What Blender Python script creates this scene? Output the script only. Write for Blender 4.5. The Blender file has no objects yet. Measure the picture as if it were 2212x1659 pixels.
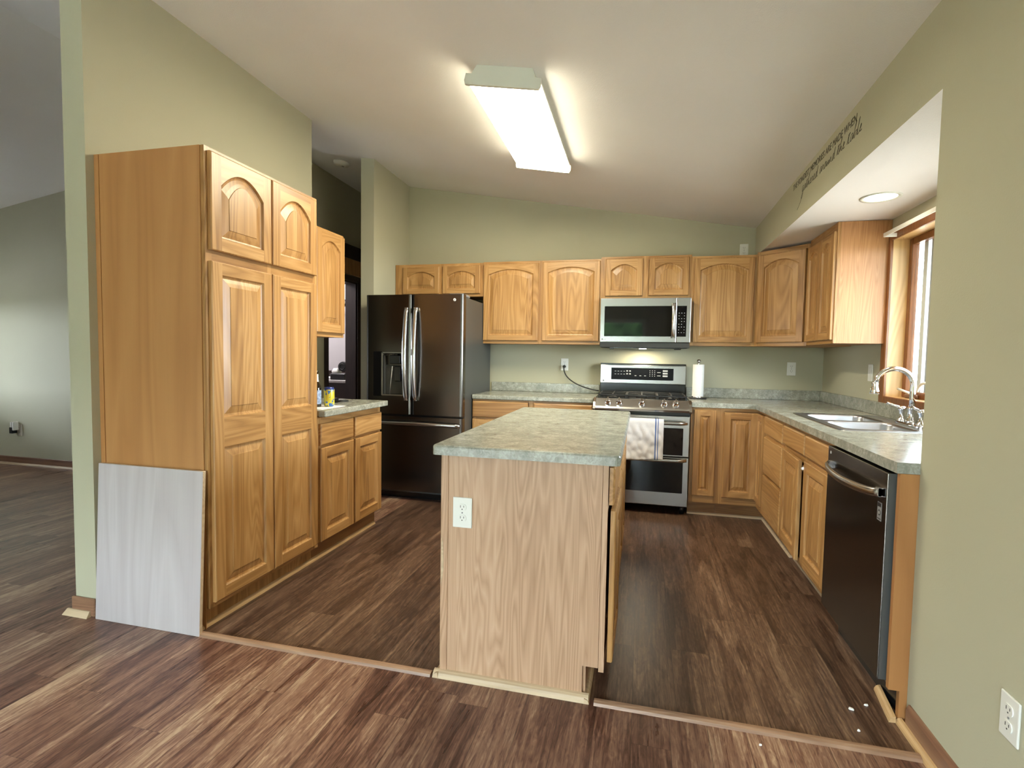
import bpy, bmesh, math, random
from mathutils import Vector, Matrix
random.seed(7)
SC = bpy.context.scene
COL = SC.collection
PI = math.pi

# ------------------------------------------------------------------ camera
F_PX, PITCH, YAW, ROLL, CAM_H = 1135.36, 0.0535, 0.2421, 0.0167, 1.2559
def cam_dir(a, b, c):
    cr, sr = math.cos(ROLL), math.sin(ROLL)
    xr = cr*a - sr*b; up = sr*a + cr*b
    cp, sp = math.cos(PITCH), math.sin(PITCH)
    yr = cp*c + sp*up; z = -sp*c + cp*up
    cy, sy = math.cos(YAW), math.sin(YAW)
    return Vector((cy*xr - sy*yr, sy*xr + cy*yr, z))
cam = bpy.data.cameras.new('camera'); cam_ob = bpy.data.objects.new('camera', cam); COL.objects.link(cam_ob)
_r, _u, _f = cam_dir(1, 0, 0), cam_dir(0, 1, 0), cam_dir(0, 0, 1)
cam_ob.matrix_world = Matrix(((_r.x, _u.x, -_f.x, 0), (_r.y, _u.y, -_f.y, 0), (_r.z, _u.z, -_f.z, CAM_H), (0, 0, 0, 1)))
cam.sensor_fit = 'HORIZONTAL'; cam.sensor_width = 36.0; cam.lens = 36.0*F_PX/2212; cam.clip_start = 0.05
SC.camera = cam_ob

# ------------------------------------------------------------------ exposure, world, lights
SC.view_settings.view_transform = 'Standard'; SC.view_settings.look = 'None'
SC.view_settings.gamma = 1.0; SC.view_settings.use_curve_mapping = False
SC.view_settings.exposure = 1.08
SC.cycles.use_denoising = True
SC.cycles.max_bounces = 10; SC.cycles.diffuse_bounces = 6; SC.cycles.glossy_bounces = 4
SC.cycles.transmission_bounces = 6; SC.cycles.transparent_max_bounces = 8
SC.cycles.sample_clamp_indirect = 6.0; SC.cycles.caustics_reflective = False; SC.cycles.caustics_refractive = False

W = bpy.data.worlds.new('world'); SC.world = W; W.use_nodes = True
_bg = W.node_tree.nodes['Background']
_bg.inputs[0].default_value = (0.81, 0.90, 1.0, 1); _bg.inputs[1].default_value = 22.0

def portal(name, loc, direction, sx, sy):
    l = bpy.data.lights.new(name, 'AREA'); l.shape = 'RECTANGLE'; l.size = sx; l.size_y = sy
    l.cycles.is_portal = True
    o = bpy.data.objects.new(name, l); COL.objects.link(o); o.location = loc
    o.rotation_euler = Vector(direction).to_track_quat('-Z', 'Y').to_euler()
    return o
portal('patio_daylight', (-1.45, -3.28, 1.1), (0, 1, 0), 3.1, 2.2)
portal('sink_daylight', (1.68, 3.125, 1.535), (-1, 0, 0), 1.36, 1.02)
portal('living_daylight', (-7.62, 3.1, 1.225), (1, 0, 0), 1.1, 1.05)

# ------------------------------------------------------------------ plan (metres)
YB, XR, XS, YA = 4.988, 1.497, 0.925, 2.045
XL, XLW, YW0, YW1 = -2.455, -2.58, 1.876, 3.548
XRIDGE = -3.63
YREAR, XFAR, YFAR = -3.2, -7.5, 4.175
def ceil_z(x, y):
    z = 2.65 - 0.168*max(x, XRIDGE) - 0.02*y
    if x < XRIDGE: z += 0.152*(x - XRIDGE)
    return z

# ------------------------------------------------------------------ material helpers
MATS = {}
class N:
    def __init__(s, name):
        s.m = bpy.data.materials.new(name); s.m.use_nodes = True
        s.t = s.m.node_tree; s.p = s.t.nodes['Principled BSDF']; MATS[name] = s.m
    def n(s, typ, **k):
        nd = s.t.nodes.new(typ)
        for a, v in k.items():
            if a.startswith('i_'):
                key = a[2:]; key = int(key) if key.isdigit() else key.replace('_', ' ')
                if isinstance(v, bpy.types.NodeSocket): s.t.links.new(v, nd.inputs[key])
                else: nd.inputs[key].default_value = v
            else: setattr(nd, a, v)
        return nd
    def math(s, op, a, b=0.0, c=None):
        nd = s.n('ShaderNodeMath', operation=op)
        for i, v in enumerate((a, b, c)):
            if v is None: continue
            if isinstance(v, bpy.types.NodeSocket): s.t.links.new(v, nd.inputs[i])
            else: nd.inputs[i].default_value = v
        return nd.outputs[0]
    def ramp(s, fac, stops):
        nd = s.n('ShaderNodeValToRGB'); cr = nd.color_ramp
        while len(cr.elements) < len(stops): cr.elements.new(0.5)
        for e, (p, c) in zip(cr.elements, stops): e.position = p; e.color = (*c, 1)
        s.t.links.new(fac, nd.inputs[0]); return nd.outputs[0]
    def mix(s, fac, a, b, mode='MIX'):
        nd = s.n('ShaderNodeMix', data_type='RGBA', blend_type=mode)
        for i, v in ((0, fac), (6, a), (7, b)):
            if isinstance(v, bpy.types.NodeSocket): s.t.links.new(v, nd.inputs[i])
            else: nd.inputs[i].default_value = v if i == 0 else (*v, 1)
        return nd.outputs[2]
    def set(s, key, v):
        if isinstance(v, bpy.types.NodeSocket): s.t.links.new(v, s.p.inputs[key])
        elif isinstance(v, tuple) and len(v) == 3: s.p.inputs[key].default_value = (*v, 1)
        else: s.p.inputs[key].default_value = v
    def bump(s, h, strength, dist=0.001):
        b = s.n('ShaderNodeBump', i_Strength=strength, i_Distance=dist, i_Height=h)
        s.t.links.new(b.outputs[0], s.p.inputs['Normal'])
    def obj(s): return s.n('ShaderNodeTexCoord').outputs['Object']
    def shifted(s):
        oi = s.n('ShaderNodeObjectInfo').outputs['Random']
        c = s.n('ShaderNodeCombineXYZ', i_0=s.math('MULTIPLY', oi, 31.0), i_1=s.math('MULTIPLY', oi, 57.0), i_2=s.math('MULTIPLY', oi, 17.0)).outputs[0]
        return s.n('ShaderNodeVectorMath', operation='ADD', i_0=s.obj(), i_1=c).outputs[0]

def plain(name, color, rough=0.5, metal=0.0, coat=0.0, noise=0.0, nscale=60, aniso=None):
    s = N(name)
    if noise:
        nz = s.n('ShaderNodeTexNoise', i_Vector=s.obj(), i_Scale=nscale, i_Detail=4.0).outputs[0]
        s.set('Base Color', s.ramp(nz, [(0.3, tuple(c*(1-noise) for c in color)), (0.7, tuple(min(1, c*(1+noise)) for c in color))]))
    else: s.set('Base Color', color)
    s.set('Roughness', rough); s.set('Metallic', metal)
    if coat: s.set('Coat Weight', coat)
    return s.m

def wood(name, dark, mid, light, axis='Z', strip=0.062, rough=0.36, ring=19.0, amt=(0.27, 0.45, 0.28), scale=5.5, spec=0.5, fscale=150.0):
    s = N(name); v = s.shifted()
    st = {'X': (0.07, 1, 1), 'Y': (1, 0.07, 1), 'Z': (1, 1, 0.07)}[axis]
    st2 = {'X': (0.018, 1, 1), 'Y': (1, 0.018, 1), 'Z': (1, 1, 0.018)}[axis]
    m1 = s.n('ShaderNodeVectorMath', operation='MULTIPLY', i_0=v, i_1=st).outputs[0]
    m2 = s.n('ShaderNodeVectorMath', operation='MULTIPLY', i_0=v, i_1=st2).outputs[0]
    big = s.n('ShaderNodeTexNoise', i_Vector=m1, i_Scale=scale, i_Detail=2.0, i_Roughness=0.45, i_Distortion=0.5).outputs[0]
    rings = s.math('PINGPONG', s.math('MULTIPLY', big, ring), 0.5)
    rings = s.math('MULTIPLY', rings, 2.0)
    fine = s.n('ShaderNodeTexNoise', i_Vector=m2, i_Scale=fscale, i_Detail=5.0, i_Roughness=0.7).outputs[0]
    sep = s.n('ShaderNodeSeparateXYZ', i_0=v)
    cross = sep.outputs[0] if axis != 'X' else sep.outputs[2]
    wn = s.n('ShaderNodeTexWhiteNoise', noise_dimensions='1D', i_W=s.math('FLOOR', s.math('DIVIDE', cross, strip))).outputs[0]
    fac = s.math('ADD', s.math('ADD', s.math('MULTIPLY', rings, amt[0]), s.math('MULTIPLY', fine, amt[1])), s.math('MULTIPLY', wn, amt[2]))
    s.set('Base Color', s.ramp(fac, [(0.12, dark), (0.48, mid), (0.85, light)]))
    s.set('Roughness', rough); s.set('Specular IOR Level', spec)
    s.bump(fine, 0.12, 0.0006)
    return s.m

# woods
O_D, O_M, O_L = (0.20, 0.088, 0.026), (0.39, 0.205, 0.070), (0.55, 0.325, 0.135)
OAK = [wood('oak_vertical', O_D, O_M, O_L, 'Z'), wood('oak_horizontal', O_D, O_M, O_L, 'X', strip=0.3)]
OAK_SIDE = wood('oak_plywood_side', (0.33, 0.145, 0.047), (0.42, 0.20, 0.070), (0.50, 0.26, 0.10), 'Z', strip=0.31, ring=5, amt=(0.3, 0.2, 0.35), rough=0.42)
VENEER = wood('oak_veneer_panel', (0.30, 0.165, 0.088), (0.46, 0.288, 0.178), (0.59, 0.405, 0.275), 'Z', strip=0.5, ring=22, amt=(0.26, 0.55, 0.12), scale=9.0, rough=0.45, fscale=110)
VENEER2 = wood('orange_oak_veneer', (0.28, 0.12, 0.042), (0.40, 0.195, 0.078), (0.50, 0.275, 0.125), 'Z', strip=0.5, ring=22, amt=(0.26, 0.55, 0.12), scale=9.0, rough=0.45, fscale=110)
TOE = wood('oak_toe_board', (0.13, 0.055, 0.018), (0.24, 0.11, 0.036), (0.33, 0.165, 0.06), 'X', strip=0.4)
TRIM_LIGHT = wood('pale_oak_moulding', (0.36, 0.26, 0.16), (0.54, 0.41, 0.27), (0.65, 0.52, 0.37), 'X', strip=0.4)
TRIM_LIGHT_Y = wood('pale_oak_moulding_long', (0.36, 0.22, 0.10), (0.52, 0.34, 0.17), (0.62, 0.43, 0.24), 'Y', strip=0.4)
TRIM_BROWN = wood('brown_baseboard_wood', (0.10, 0.045, 0.025), (0.20, 0.10, 0.06), (0.30, 0.17, 0.10), 'Y', strip=0.4)
TRIM_BROWN_X = wood('brown_baseboard_wood_across', (0.10, 0.045, 0.025), (0.20, 0.10, 0.06), (0.30, 0.17, 0.10), 'X', strip=0.4)
CASING = wood('window_casing_wood', (0.10, 0.032, 0.008), (0.20, 0.072, 0.018), (0.29, 0.115, 0.03), 'Z', strip=0.4)
LINER = wood('window_liner_wood', (0.50, 0.29, 0.11), (0.66, 0.43, 0.19), (0.74, 0.53, 0.28), 'Z', strip=0.4, amt=(0.3, 0.2, 0.2))
WHITEWOOD = wood('white_woodgrain_laminate', (0.42, 0.375, 0.385), (0.48, 0.44, 0.45), (0.56, 0.52, 0.53), 'Z', strip=0.6, ring=7, amt=(0.34, 0.40, 0.1), rough=0.5)
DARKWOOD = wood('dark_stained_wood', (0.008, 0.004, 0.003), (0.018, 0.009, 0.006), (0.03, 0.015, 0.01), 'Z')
THRESH = wood('threshold_wood', (0.14, 0.075, 0.045), (0.27, 0.155, 0.095), (0.38, 0.24, 0.155), 'X', strip=0.4)

def paint(name, color, bscale=170, bump=0.25):
    s = N(name)
    v = s.n('ShaderNodeTexCoord').outputs['Object']
    big = s.n('ShaderNodeTexNoise', i_Vector=v, i_Scale=1.3, i_Detail=2.0).outputs[0]
    s.set('Base Color', s.ramp(big, [(0.3, tuple(c*0.96 for c in color)), (0.7, tuple(c*1.03 for c in color))]))
    nz = s.n('ShaderNodeTexNoise', i_Vector=v, i_Scale=bscale, i_Detail=2.0).outputs[0]
    s.set('Roughness', 0.75); s.bump(nz, bump, 0.002)
    return s.m
WALL = paint('sage_green_wall_paint', (0.44, 0.425, 0.31))
CEIL = paint('textured_white_ceiling_paint', (0.82, 0.81, 0.81), 240, 0.5)
CLOSETWALL = paint('pale_lilac_grey_paint', (0.42, 0.40, 0.42))

def floor_mat(name, stops, pw, pl, rough, tone):
    s = N(name); v = s.obj(); sep = s.n('ShaderNodeSeparateXYZ', i_0=v)
    x, y = sep.outputs[0], sep.outputs[1]
    xi = s.math('FLOOR', s.math('DIVIDE', x, pw))
    off = s.n('ShaderNodeTexWhiteNoise', noise_dimensions='1D', i_W=xi).outputs[0]
    yy = s.math('ADD', s.math('DIVIDE', y, pl), off)
    yi = s.math('FLOOR', yy)
    cv = s.n('ShaderNodeCombineXYZ', i_0=xi, i_1=yi).outputs[0]
    wn = s.n('ShaderNodeTexWhiteNoise', noise_dimensions='2D', i_Vector=cv)
    r = wn.outputs[0]
    g = s.n('ShaderNodeCombineXYZ', i_0=s.math('ADD', x, s.math('MULTIPLY', r, 40.0)), i_1=s.math('ADD', s.math('MULTIPLY', y, 0.10), s.math('MULTIPLY', r, 23.0)), i_2=0.0).outputs[0]
    g2 = s.n('ShaderNodeCombineXYZ', i_0=s.math('ADD', x, s.math('MULTIPLY', r, 40.0)), i_1=s.math('ADD', s.math('MULTIPLY', y, 0.035), s.math('MULTIPLY', r, 23.0)), i_2=0.0).outputs[0]
    n1 = s.n('ShaderNodeTexNoise', i_Vector=g, i_Scale=13.0, i_Detail=5.0, i_Roughness=0.6, i_Distortion=1.2).outputs[0]
    n2 = s.n('ShaderNodeTexNoise', i_Vector=g2, i_Scale=100.0, i_Detail=6.0, i_Roughness=0.7, i_Distortion=0.8).outputs[0]
    g3 = s.n('ShaderNodeCombineXYZ', i_0=s.math('ADD', x, s.math('MULTIPLY', r, 40.0)), i_1=s.math('MULTIPLY', y, 0.22), i_2=0.0).outputs[0]
    n3 = s.n('ShaderNodeTexNoise', i_Vector=g3, i_Scale=45.0, i_Detail=5.0, i_Roughness=0.65, i_Distortion=1.8).outputs[0]
    rings = s.math('PINGPONG', s.math('MULTIPLY', n1, 7.0), 0.5)
    fac = s.math('ADD', s.math('MULTIPLY', n1, 0.85), s.math('MULTIPLY', n2, 0.75))
    fac = s.math('ADD', s.math('ADD', s.math('SUBTRACT', fac, 0.61), s.math('MULTIPLY', n3, 0.5)), s.math('MULTIPLY', rings, 0.18))
    fac = s.math('ADD', fac, s.math('MULTIPLY', s.math('SUBTRACT', r, 0.5), tone))
    col = s.ramp(fac, stops)
    fx = s.math('PINGPONG', s.math('DIVIDE', x, pw), 0.5)
    fy = s.math('PINGPONG', yy, 0.5)
    gx = s.math('LESS_THAN', fx, 0.0012/pw); gy = s.math('LESS_THAN', fy, 0.0012/pl)
    gap = s.math('MAXIMUM', s.math('MULTIPLY', gx, 0.55), s.math('MULTIPLY', gy, 0.35))
    s.set('Base Color', s.mix(gap, col, (0.012, 0.006, 0.004)))
    s.set('Roughness', s.math('ADD', s.math('MULTIPLY', n1, 0.16), rough)); s.set('Specular IOR Level', 0.45)
    s.bump(n2, 0.12, 0.0008)
    return s.m
FLOOR_D = floor_mat('red_brown_plank_floor', [(0.22, (0.042, 0.016, 0.011)), (0.40, (0.125, 0.057, 0.039)), (0.57, (0.235, 0.130, 0.088)), (0.76, (0.43, 0.30, 0.20))], 0.125, 1.2, 0.22, 0.20)
FLOOR_K = floor_mat('dark_brown_plank_floor', [(0.22, (0.022, 0.012, 0.008)), (0.43, (0.070, 0.037, 0.024)), (0.60, (0.130, 0.075, 0.048)), (0.80, (0.24, 0.155, 0.10))], 0.155, 1.25, 0.27, 0.13)

def laminate():
    s = N('grey_green_mottled_laminate'); v = s.n('ShaderNodeTexCoord').outputs['Object']
    a = s.n('ShaderNodeTexNoise', i_Vector=v, i_Scale=55.0, i_Detail=6.0, i_Roughness=0.65, i_Distortion=1.5).outputs[0]
    b = s.n('ShaderNodeTexNoise', i_Vector=v, i_Scale=14.0, i_Detail=4.0, i_Distortion=0.8).outputs[0]
    f = s.math('ADD', s.math('MULTIPLY', a, 0.62), s.math('MULTIPLY', b, 0.42))
    s.set('Base Color', s.ramp(f, [(0.36, (0.17, 0.175, 0.15)), (0.52, (0.29, 0.293, 0.25)), (0.68, (0.45, 0.455, 0.40))]))
    s.set('Roughness', 0.22); s.set('Specular IOR Level', 0.5)
    return s.m
LAM = laminate()

def brushed(name, color, rough, axis='X', amt=0.03):
    s = N(name); v = s.obj()
    st = {'X': (2, 420, 420), 'Z': (420, 420, 2)}[axis]
    m = s.n('ShaderNodeVectorMath', operation='MULTIPLY', i_0=v, i_1=st).outputs[0]
    nz = s.n('ShaderNodeTexNoise', i_Vector=m, i_Scale=3.0, i_Detail=2.0).outputs[0]
    s.set('Base Color', color); s.set('Metallic', 1.0)
    s.set('Roughness', s.math('ADD', s.math('MULTIPLY', nz, amt), rough))
    return s.m
STEEL = brushed('brushed_stainless_steel', (0.43, 0.42, 0.41), 0.24)
STEEL_V = brushed('brushed_stainless_handle', (0.62, 0.61, 0.60), 0.2, 'Z')
SINKSTEEL = brushed('satin_sink_steel', (0.40, 0.42, 0.47), 0.28)
BLACKSTEEL = brushed('black_stainless_steel', (0.13, 0.118, 0.105), 0.22, 'Z', 0.04)
FRIDGESIDE = plain('grey_painted_steel', (0.085, 0.088, 0.085), 0.4, 0.3)
CHROME = plain('polished_chrome', (0.82, 0.82, 0.84), 0.06, 1.0)
BLACKGLASS = plain('black_glass', (0.004, 0.004, 0.005), 0.04)
DISPLAYBLACK = plain('black_display_film', (0.004, 0.004, 0.005), 0.3); DISPLAYBLACK.node_tree.nodes['Principled BSDF'].inputs['Specular IOR Level'].default_value = 0.12
BLACK = plain('black_enamel', (0.010, 0.010, 0.011), 0.22)
BLACKMATTE = plain('black_cast_iron', (0.012, 0.012, 0.012), 0.55, noise=0.3)
RUBBER = plain('black_rubber', (0.008, 0.008, 0.008), 0.5)
WPLASTIC = plain('white_plastic', (0.74, 0.74, 0.70), 0.35)
GREYPLASTIC = plain('grey_plastic', (0.22, 0.22, 0.23), 0.4)
LEGEND = plain('pale_printed_legend', (0.42, 0.42, 0.42), 0.6)
SLOT = plain('dark_slot', (0.02, 0.02, 0.02), 0.6)
WMETAL = plain('white_enamelled_metal', (0.70, 0.72, 0.66), 0.4)
PAPER = plain('white_paper', (0.80, 0.80, 0.79), 0.8, noise=0.05, nscale=120)
DECAL = plain('dark_vinyl_lettering', (0.030, 0.024, 0.010), 0.5)
VINYL = plain('white_window_vinyl', (0.70, 0.74, 0.78), 0.35)
STRIPGREY = plain('grey_window_channel', (0.28, 0.31, 0.36), 0.4)
BOTTLEGLASS = plain('dark_bottle_glass', (0.010, 0.007, 0.004), 0.06, coat=0.5)
PLATEGREY = plain('white_ceramic', (0.75, 0.75, 0.76), 0.2)

def emit(name, color, strength):
    s = N(name); s.set('Base Color', (0.8, 0.8, 0.78)); s.set('Emission Color', color); s.set('Emission Strength', strength); return s.m
DIFFUSER = emit('lit_acrylic_diffuser', (1.0, 0.92, 0.68), 26.0)
DIFFUSER_SIDE = emit('lit_acrylic_side_lens', (1.0, 0.91, 0.66), 8.5)
DOWNLIGHT = emit('lit_downlight_lens', (1.0, 0.86, 0.62), 12.0)

def pane_mat():
    s = N('clear_window_glass'); t = s.t
    g = s.n('ShaderNodeBsdfGlossy', i_Roughness=0.0); tr = s.n('ShaderNodeBsdfTransparent', i_0=(0.93, 0.96, 0.95, 1))
    lw = s.n('ShaderNodeLayerWeight', i_Blend=0.5).outputs['Facing']
    fr = s.math('ADD', s.math('MULTIPLY', s.math('POWER', lw, 5.0), 0.6), 0.03)
    mx = s.n('ShaderNodeMixShader', i_0=fr, i_1=tr.outputs[0], i_2=g.outputs[0])
    t.links.new(mx.outputs[0], t.nodes['Material Output'].inputs[0]); return s.m
PANE = pane_mat()

def towel_mat():
    s = N('white_towel_with_blue_stripes'); v = s.obj(); sep = s.n('ShaderNodeSeparateXYZ', i_0=v)
    x = sep.outputs[0]
    a = s.math('LESS_THAN', s.math('ABSOLUTE', s.math('SUBTRACT', x, 0.292)), 0.0055)
    b = s.math('LESS_THAN', s.math('ABSOLUTE', s.math('SUBTRACT', x, 0.310)), 0.0035)
    nz = s.n('ShaderNodeTexNoise', i_Vector=v, i_Scale=300.0).outputs[0]
    base = s.ramp(nz, [(0.3, (0.60, 0.59, 0.62)), (0.7, (0.74, 0.73, 0.75))])
    s.set('Base Color', s.mix(s.math('MAXIMUM', a, b), base, (0.10, 0.16, 0.36))); s.set('Roughness', 0.9); s.bump(nz, 0.3, 0.001)
    return s.m
TOWEL = towel_mat()
def can_mat():
    s = N('yellow_and_blue_can_print'); v = s.obj(); sep = s.n('ShaderNodeSeparateXYZ', i_0=v)
    ang = s.math('ARCTAN2', sep.outputs[1], sep.outputs[0])
    nz = s.n('ShaderNodeTexNoise', i_Vector=v, i_Scale=55.0, i_Detail=1.0).outputs[0]
    blue = s.math('MULTIPLY', s.math('GREATER_THAN', nz, 0.56), s.math('LESS_THAN', s.math('ABSOLUTE', s.math('ADD', ang, 1.0)), 1.2))
    top = s.math('GREATER_THAN', sep.outputs[2], 0.108)
    s.set('Base Color', s.mix(top, s.mix(blue, (0.72, 0.62, 0.06), (0.06, 0.16, 0.45)), (0.03, 0.05, 0.20)))
    s.set('Roughness', 0.25); s.set('Metallic', 0.3); return s.m
CANMAT = can_mat()

# ------------------------------------------------------------------ geometry helpers
class B:
    def __init__(s): s.bm = bmesh.new()
    def face(s, vs, m=0, smooth=False):
        try: f = s.bm.faces.new(vs)
        except ValueError: return None
        f.material_index = m; f.smooth = smooth; return f
    def poly(s, pts, m=0): return s.face([s.bm.verts.new(p) for p in pts], m)
    def box(s, x0, x1, y0, y1, z0, z1, m=0, bev=0.0, seg=1):
        v = [s.bm.verts.new((x, y, z)) for z in (z0, z1) for y in (y0, y1) for x in (x0, x1)]
        fs = [s.face([v[i] for i in q], m) for q in ((0, 2, 3, 1), (4, 5, 7, 6), (0, 1, 5, 4), (2, 6, 7, 3), (0, 4, 6, 2), (1, 3, 7, 5))]
        if bev:
            es = {e for f in fs for e in f.edges}
            bmesh.ops.bevel(s.bm, geom=list(es), offset=bev, segments=seg, affect='EDGES', profile=0.5, material=m)
        return s
    def skin(s, loops, cap0=True, cap1=True, m=0, smooth=False, closed=True):
        vl = [[s.bm.verts.new(p) for p in lp] for lp in loops]
        n = len(vl[0])
        for a, b in zip(vl, vl[1:]):
            for i in range(n if closed else n-1):
                j = (i+1) % n
                s.face([a[i], a[j], b[j], b[i]], m, smooth)
        if cap0: s.face(vl[0][::-1], m)
        if cap1: s.face(vl[-1], m)
        return s
    def prism(s, pts, axis, a0, a1, m=0):
        def P(p, a): return {'X': (a, p[0], p[1]), 'Y': (p[0], a, p[1]), 'Z': (p[0], p[1], a)}[axis]
        return s.skin([[P(p, a0) for p in pts], [P(p, a1) for p in pts]], m=m)
    def lathe(s, prof, c=(0, 0, 0), axis='Z', seg=24, m=0, smooth=True, cap=True):
        def P(r, h, t):
            a, b = r*math.cos(t), r*math.sin(t)
            q = {'Z': (a, b, h), 'Y': (a, h, b), 'X': (h, a, b)}[axis]
            return (c[0]+q[0], c[1]+q[1], c[2]+q[2])
        loops = [[P(max(r, 1e-4), h, 2*PI*i/seg) for i in range(seg)] for r, h in prof]
        return s.skin(loops, cap, cap, m, smooth)
    def tube(s, pts, r, seg=10, m=0, smooth=True, flat=1.0):
        pts = [Vector(p) for p in pts]; loops = []; up = None
        for i, p in enumerate(pts):
            d = (pts[min(i+1, len(pts)-1)] - pts[max(i-1, 0)]).normalized()
            if up is None:
                up = Vector((0, 0, 1)) if abs(d.z) < 0.9 else Vector((0, 1, 0))
            side = d.cross(up).normalized(); up = side.cross(d).normalized()
            rr = r[i] if isinstance(r, (list, tuple)) else r
            loops.append([p + side*rr*math.cos(2*PI*k/seg) + up*rr*flat*math.sin(2*PI*k/seg) for k in range(seg)])
        return s.skin(loops, True, True, m, smooth)
    def ob(s, name, mats, parent=None, loc=None, rotz=0.0, **tags):
        bmesh.ops.remove_doubles(s.bm, verts=s.bm.verts, dist=1e-6) if False else None
        bmesh.ops.recalc_face_normals(s.bm, faces=s.bm.faces)
        me = bpy.data.meshes.new(name); s.bm.to_mesh(me); s.bm.free()
        for m in (mats if isinstance(mats, (list, tuple)) else [mats]): me.materials.append(m)
        o = bpy.data.objects.new(name, me); COL.objects.link(o)
        if parent: o.parent = parent
        if loc: o.location = loc
        if rotz: o.rotation_euler = (0, 0, rotz)
        for k, v in tags.items(): o[k] = v
        return o
def arcpts(c, r, a0, a1, n, plane='XZ'):
    out = []
    for i in range(n+1):
        t = a0 + (a1-a0)*i/n; u, v = r*math.cos(t), r*math.sin(t)
        out.append({'XZ': (c[0]+u, c[1], c[2]+v), 'YZ': (c[0], c[1]+u, c[2]+v), 'XY': (c[0]+u, c[1]+v, c[2])}[plane])
    return out
def rrect(x0, x1, y0, y1, r, z, n=5):
    out = []
    for cx, cy, a0 in ((x1-r, y1-r, 0), (x0+r, y1-r, PI/2), (x0+r, y0+r, PI), (x1-r, y0+r, 1.5*PI)):
        for i in range(n+1): out.append((cx+r*math.cos(a0+PI/2*i/n), cy+r*math.sin(a0+PI/2*i/n), z))
    return out
def thing(name, label, cat, loc=(0, 0, 0), rotz=0.0, group=None):
    o = bpy.data.objects.new(name, None); COL.objects.link(o); o.empty_display_size = 0.1
    o.location = loc; o.rotation_euler = (0, 0, rotz); o['label'] = label; o['category'] = cat
    if group: o['group'] = group
    return o
def tag(o, label, cat, group=None):
    o['label'] = label; o['category'] = cat
    if group: o['group'] = group
    return o
def struct(o): o['kind'] = 'structure'; return o
def copy_tree(o, parent=None):
    c = o.copy(); COL.objects.link(c); c.parent = parent
    for ch in list(o.children): copy_tree(ch, c)
    return c

# ------------------------------------------------------------------ room shell
def slab(name, quad_pts, m, t, **k):
    """ceiling panel: top follows the same slope, t thick"""
    b = B(); lo = [Vector(p) for p in quad_pts]; hi = [p + Vector((0, 0, t)) for p in lo]
    b.skin([lo, hi]); return struct(b.ob(name, m))
YH = 6.2
b = B(); b.box(XFAR-.15, 1.7, YREAR-.15, 1.885, -.1, 0); b.box(XFAR-.15, -1.9, 1.885, YH+.1, -.1, 0); struct(b.ob('floor', FLOOR_D))
b = B(); b.box(-1.9, 1.7, 1.885, YH+.1, -.1, 0.0008); struct(b.ob('floor_kitchen', FLOOR_K))
def cz(x, y): return (x, y, ceil_z(x, y))
y0, y1 = YREAR-.15, YH+.15
slab('ceiling', [cz(XRIDGE, y0), cz(1.75, y0), cz(1.75, y1), cz(XRIDGE, y1)], CEIL, .12)
slab('ceiling_living', [cz(XFAR-.15, y0), cz(XRIDGE, y0), cz(XRIDGE, y1), cz(XFAR-.15, y1)], CEIL, .12)

def wall_y(name, y, t, x0, x1, mat=WALL, holes=(), ext=0.06):
    """wall facing -Y with its face at y, thickness t; holes = (x0,x1,z0,z1)"""
    b = B(); xs = sorted({x0, x1, *([XRIDGE] if x0 < XRIDGE < x1 else []), *[h[0] for h in holes], *[h[1] for h in holes]})
    for a, c in zip(xs, xs[1:]):
        h = [q for q in holes if q[0] <= a+1e-6 and q[1] >= c-1e-6]
        top = lambda x, yy: ceil_z(x, yy) + ext
        def col(z0a, z1a, z1c):
            b.skin([[(a, y, z0a), (c, y, z0a), (c, y+t, z0a), (a, y+t, z0a)], [(a, y, z1a), (c, y, z1c), (c, y+t, z1c), (a, y+t, z1a)]])
        if h:
            if h[0][2] > 0.001: col(0, h[0][2], h[0][2])
            b.skin([[(a, y, h[0][3]), (c, y, h[0][3]), (c, y+t, h[0][3]), (a, y+t, h[0][3])], [(a, y, top(a, y)), (c, y, top(c, y)), (c, y+t, top(c, y)), (a, y+t, top(a, y))]])
        else: col(0, top(a, y), top(c, y))
    return struct(b.ob(name, mat))
def wall_x(name, x, t, y0, y1, mat=WALL, holes=(), ext=0.06):
    b = B(); ys = sorted({y0, y1, *[h[0] for h in holes], *[h[1] for h in holes]})
    for a, c in zip(ys, ys[1:]):
        h = [q for q in holes if q[0] <= a+1e-6 and q[1] >= c-1e-6]
        def seg(z0, tz):
            b.skin([[(x, a, z0), (x+t, a, z0), (x+t, c, z0), (x, c, z0)], [(x, a, tz or ceil_z(x, a)+ext), (x+t, a, tz or ceil_z(x+t, a)+ext), (x+t, c, tz or ceil_z(x+t, c)+ext), (x, c, tz or ceil_z(x, c)+ext)]])
        if h:
            if h[0][2] > 0.001: seg(0, h[0][2])
            seg(h[0][3], None)
        else: seg(0, None)
    return struct(b.ob(name, mat))

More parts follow.
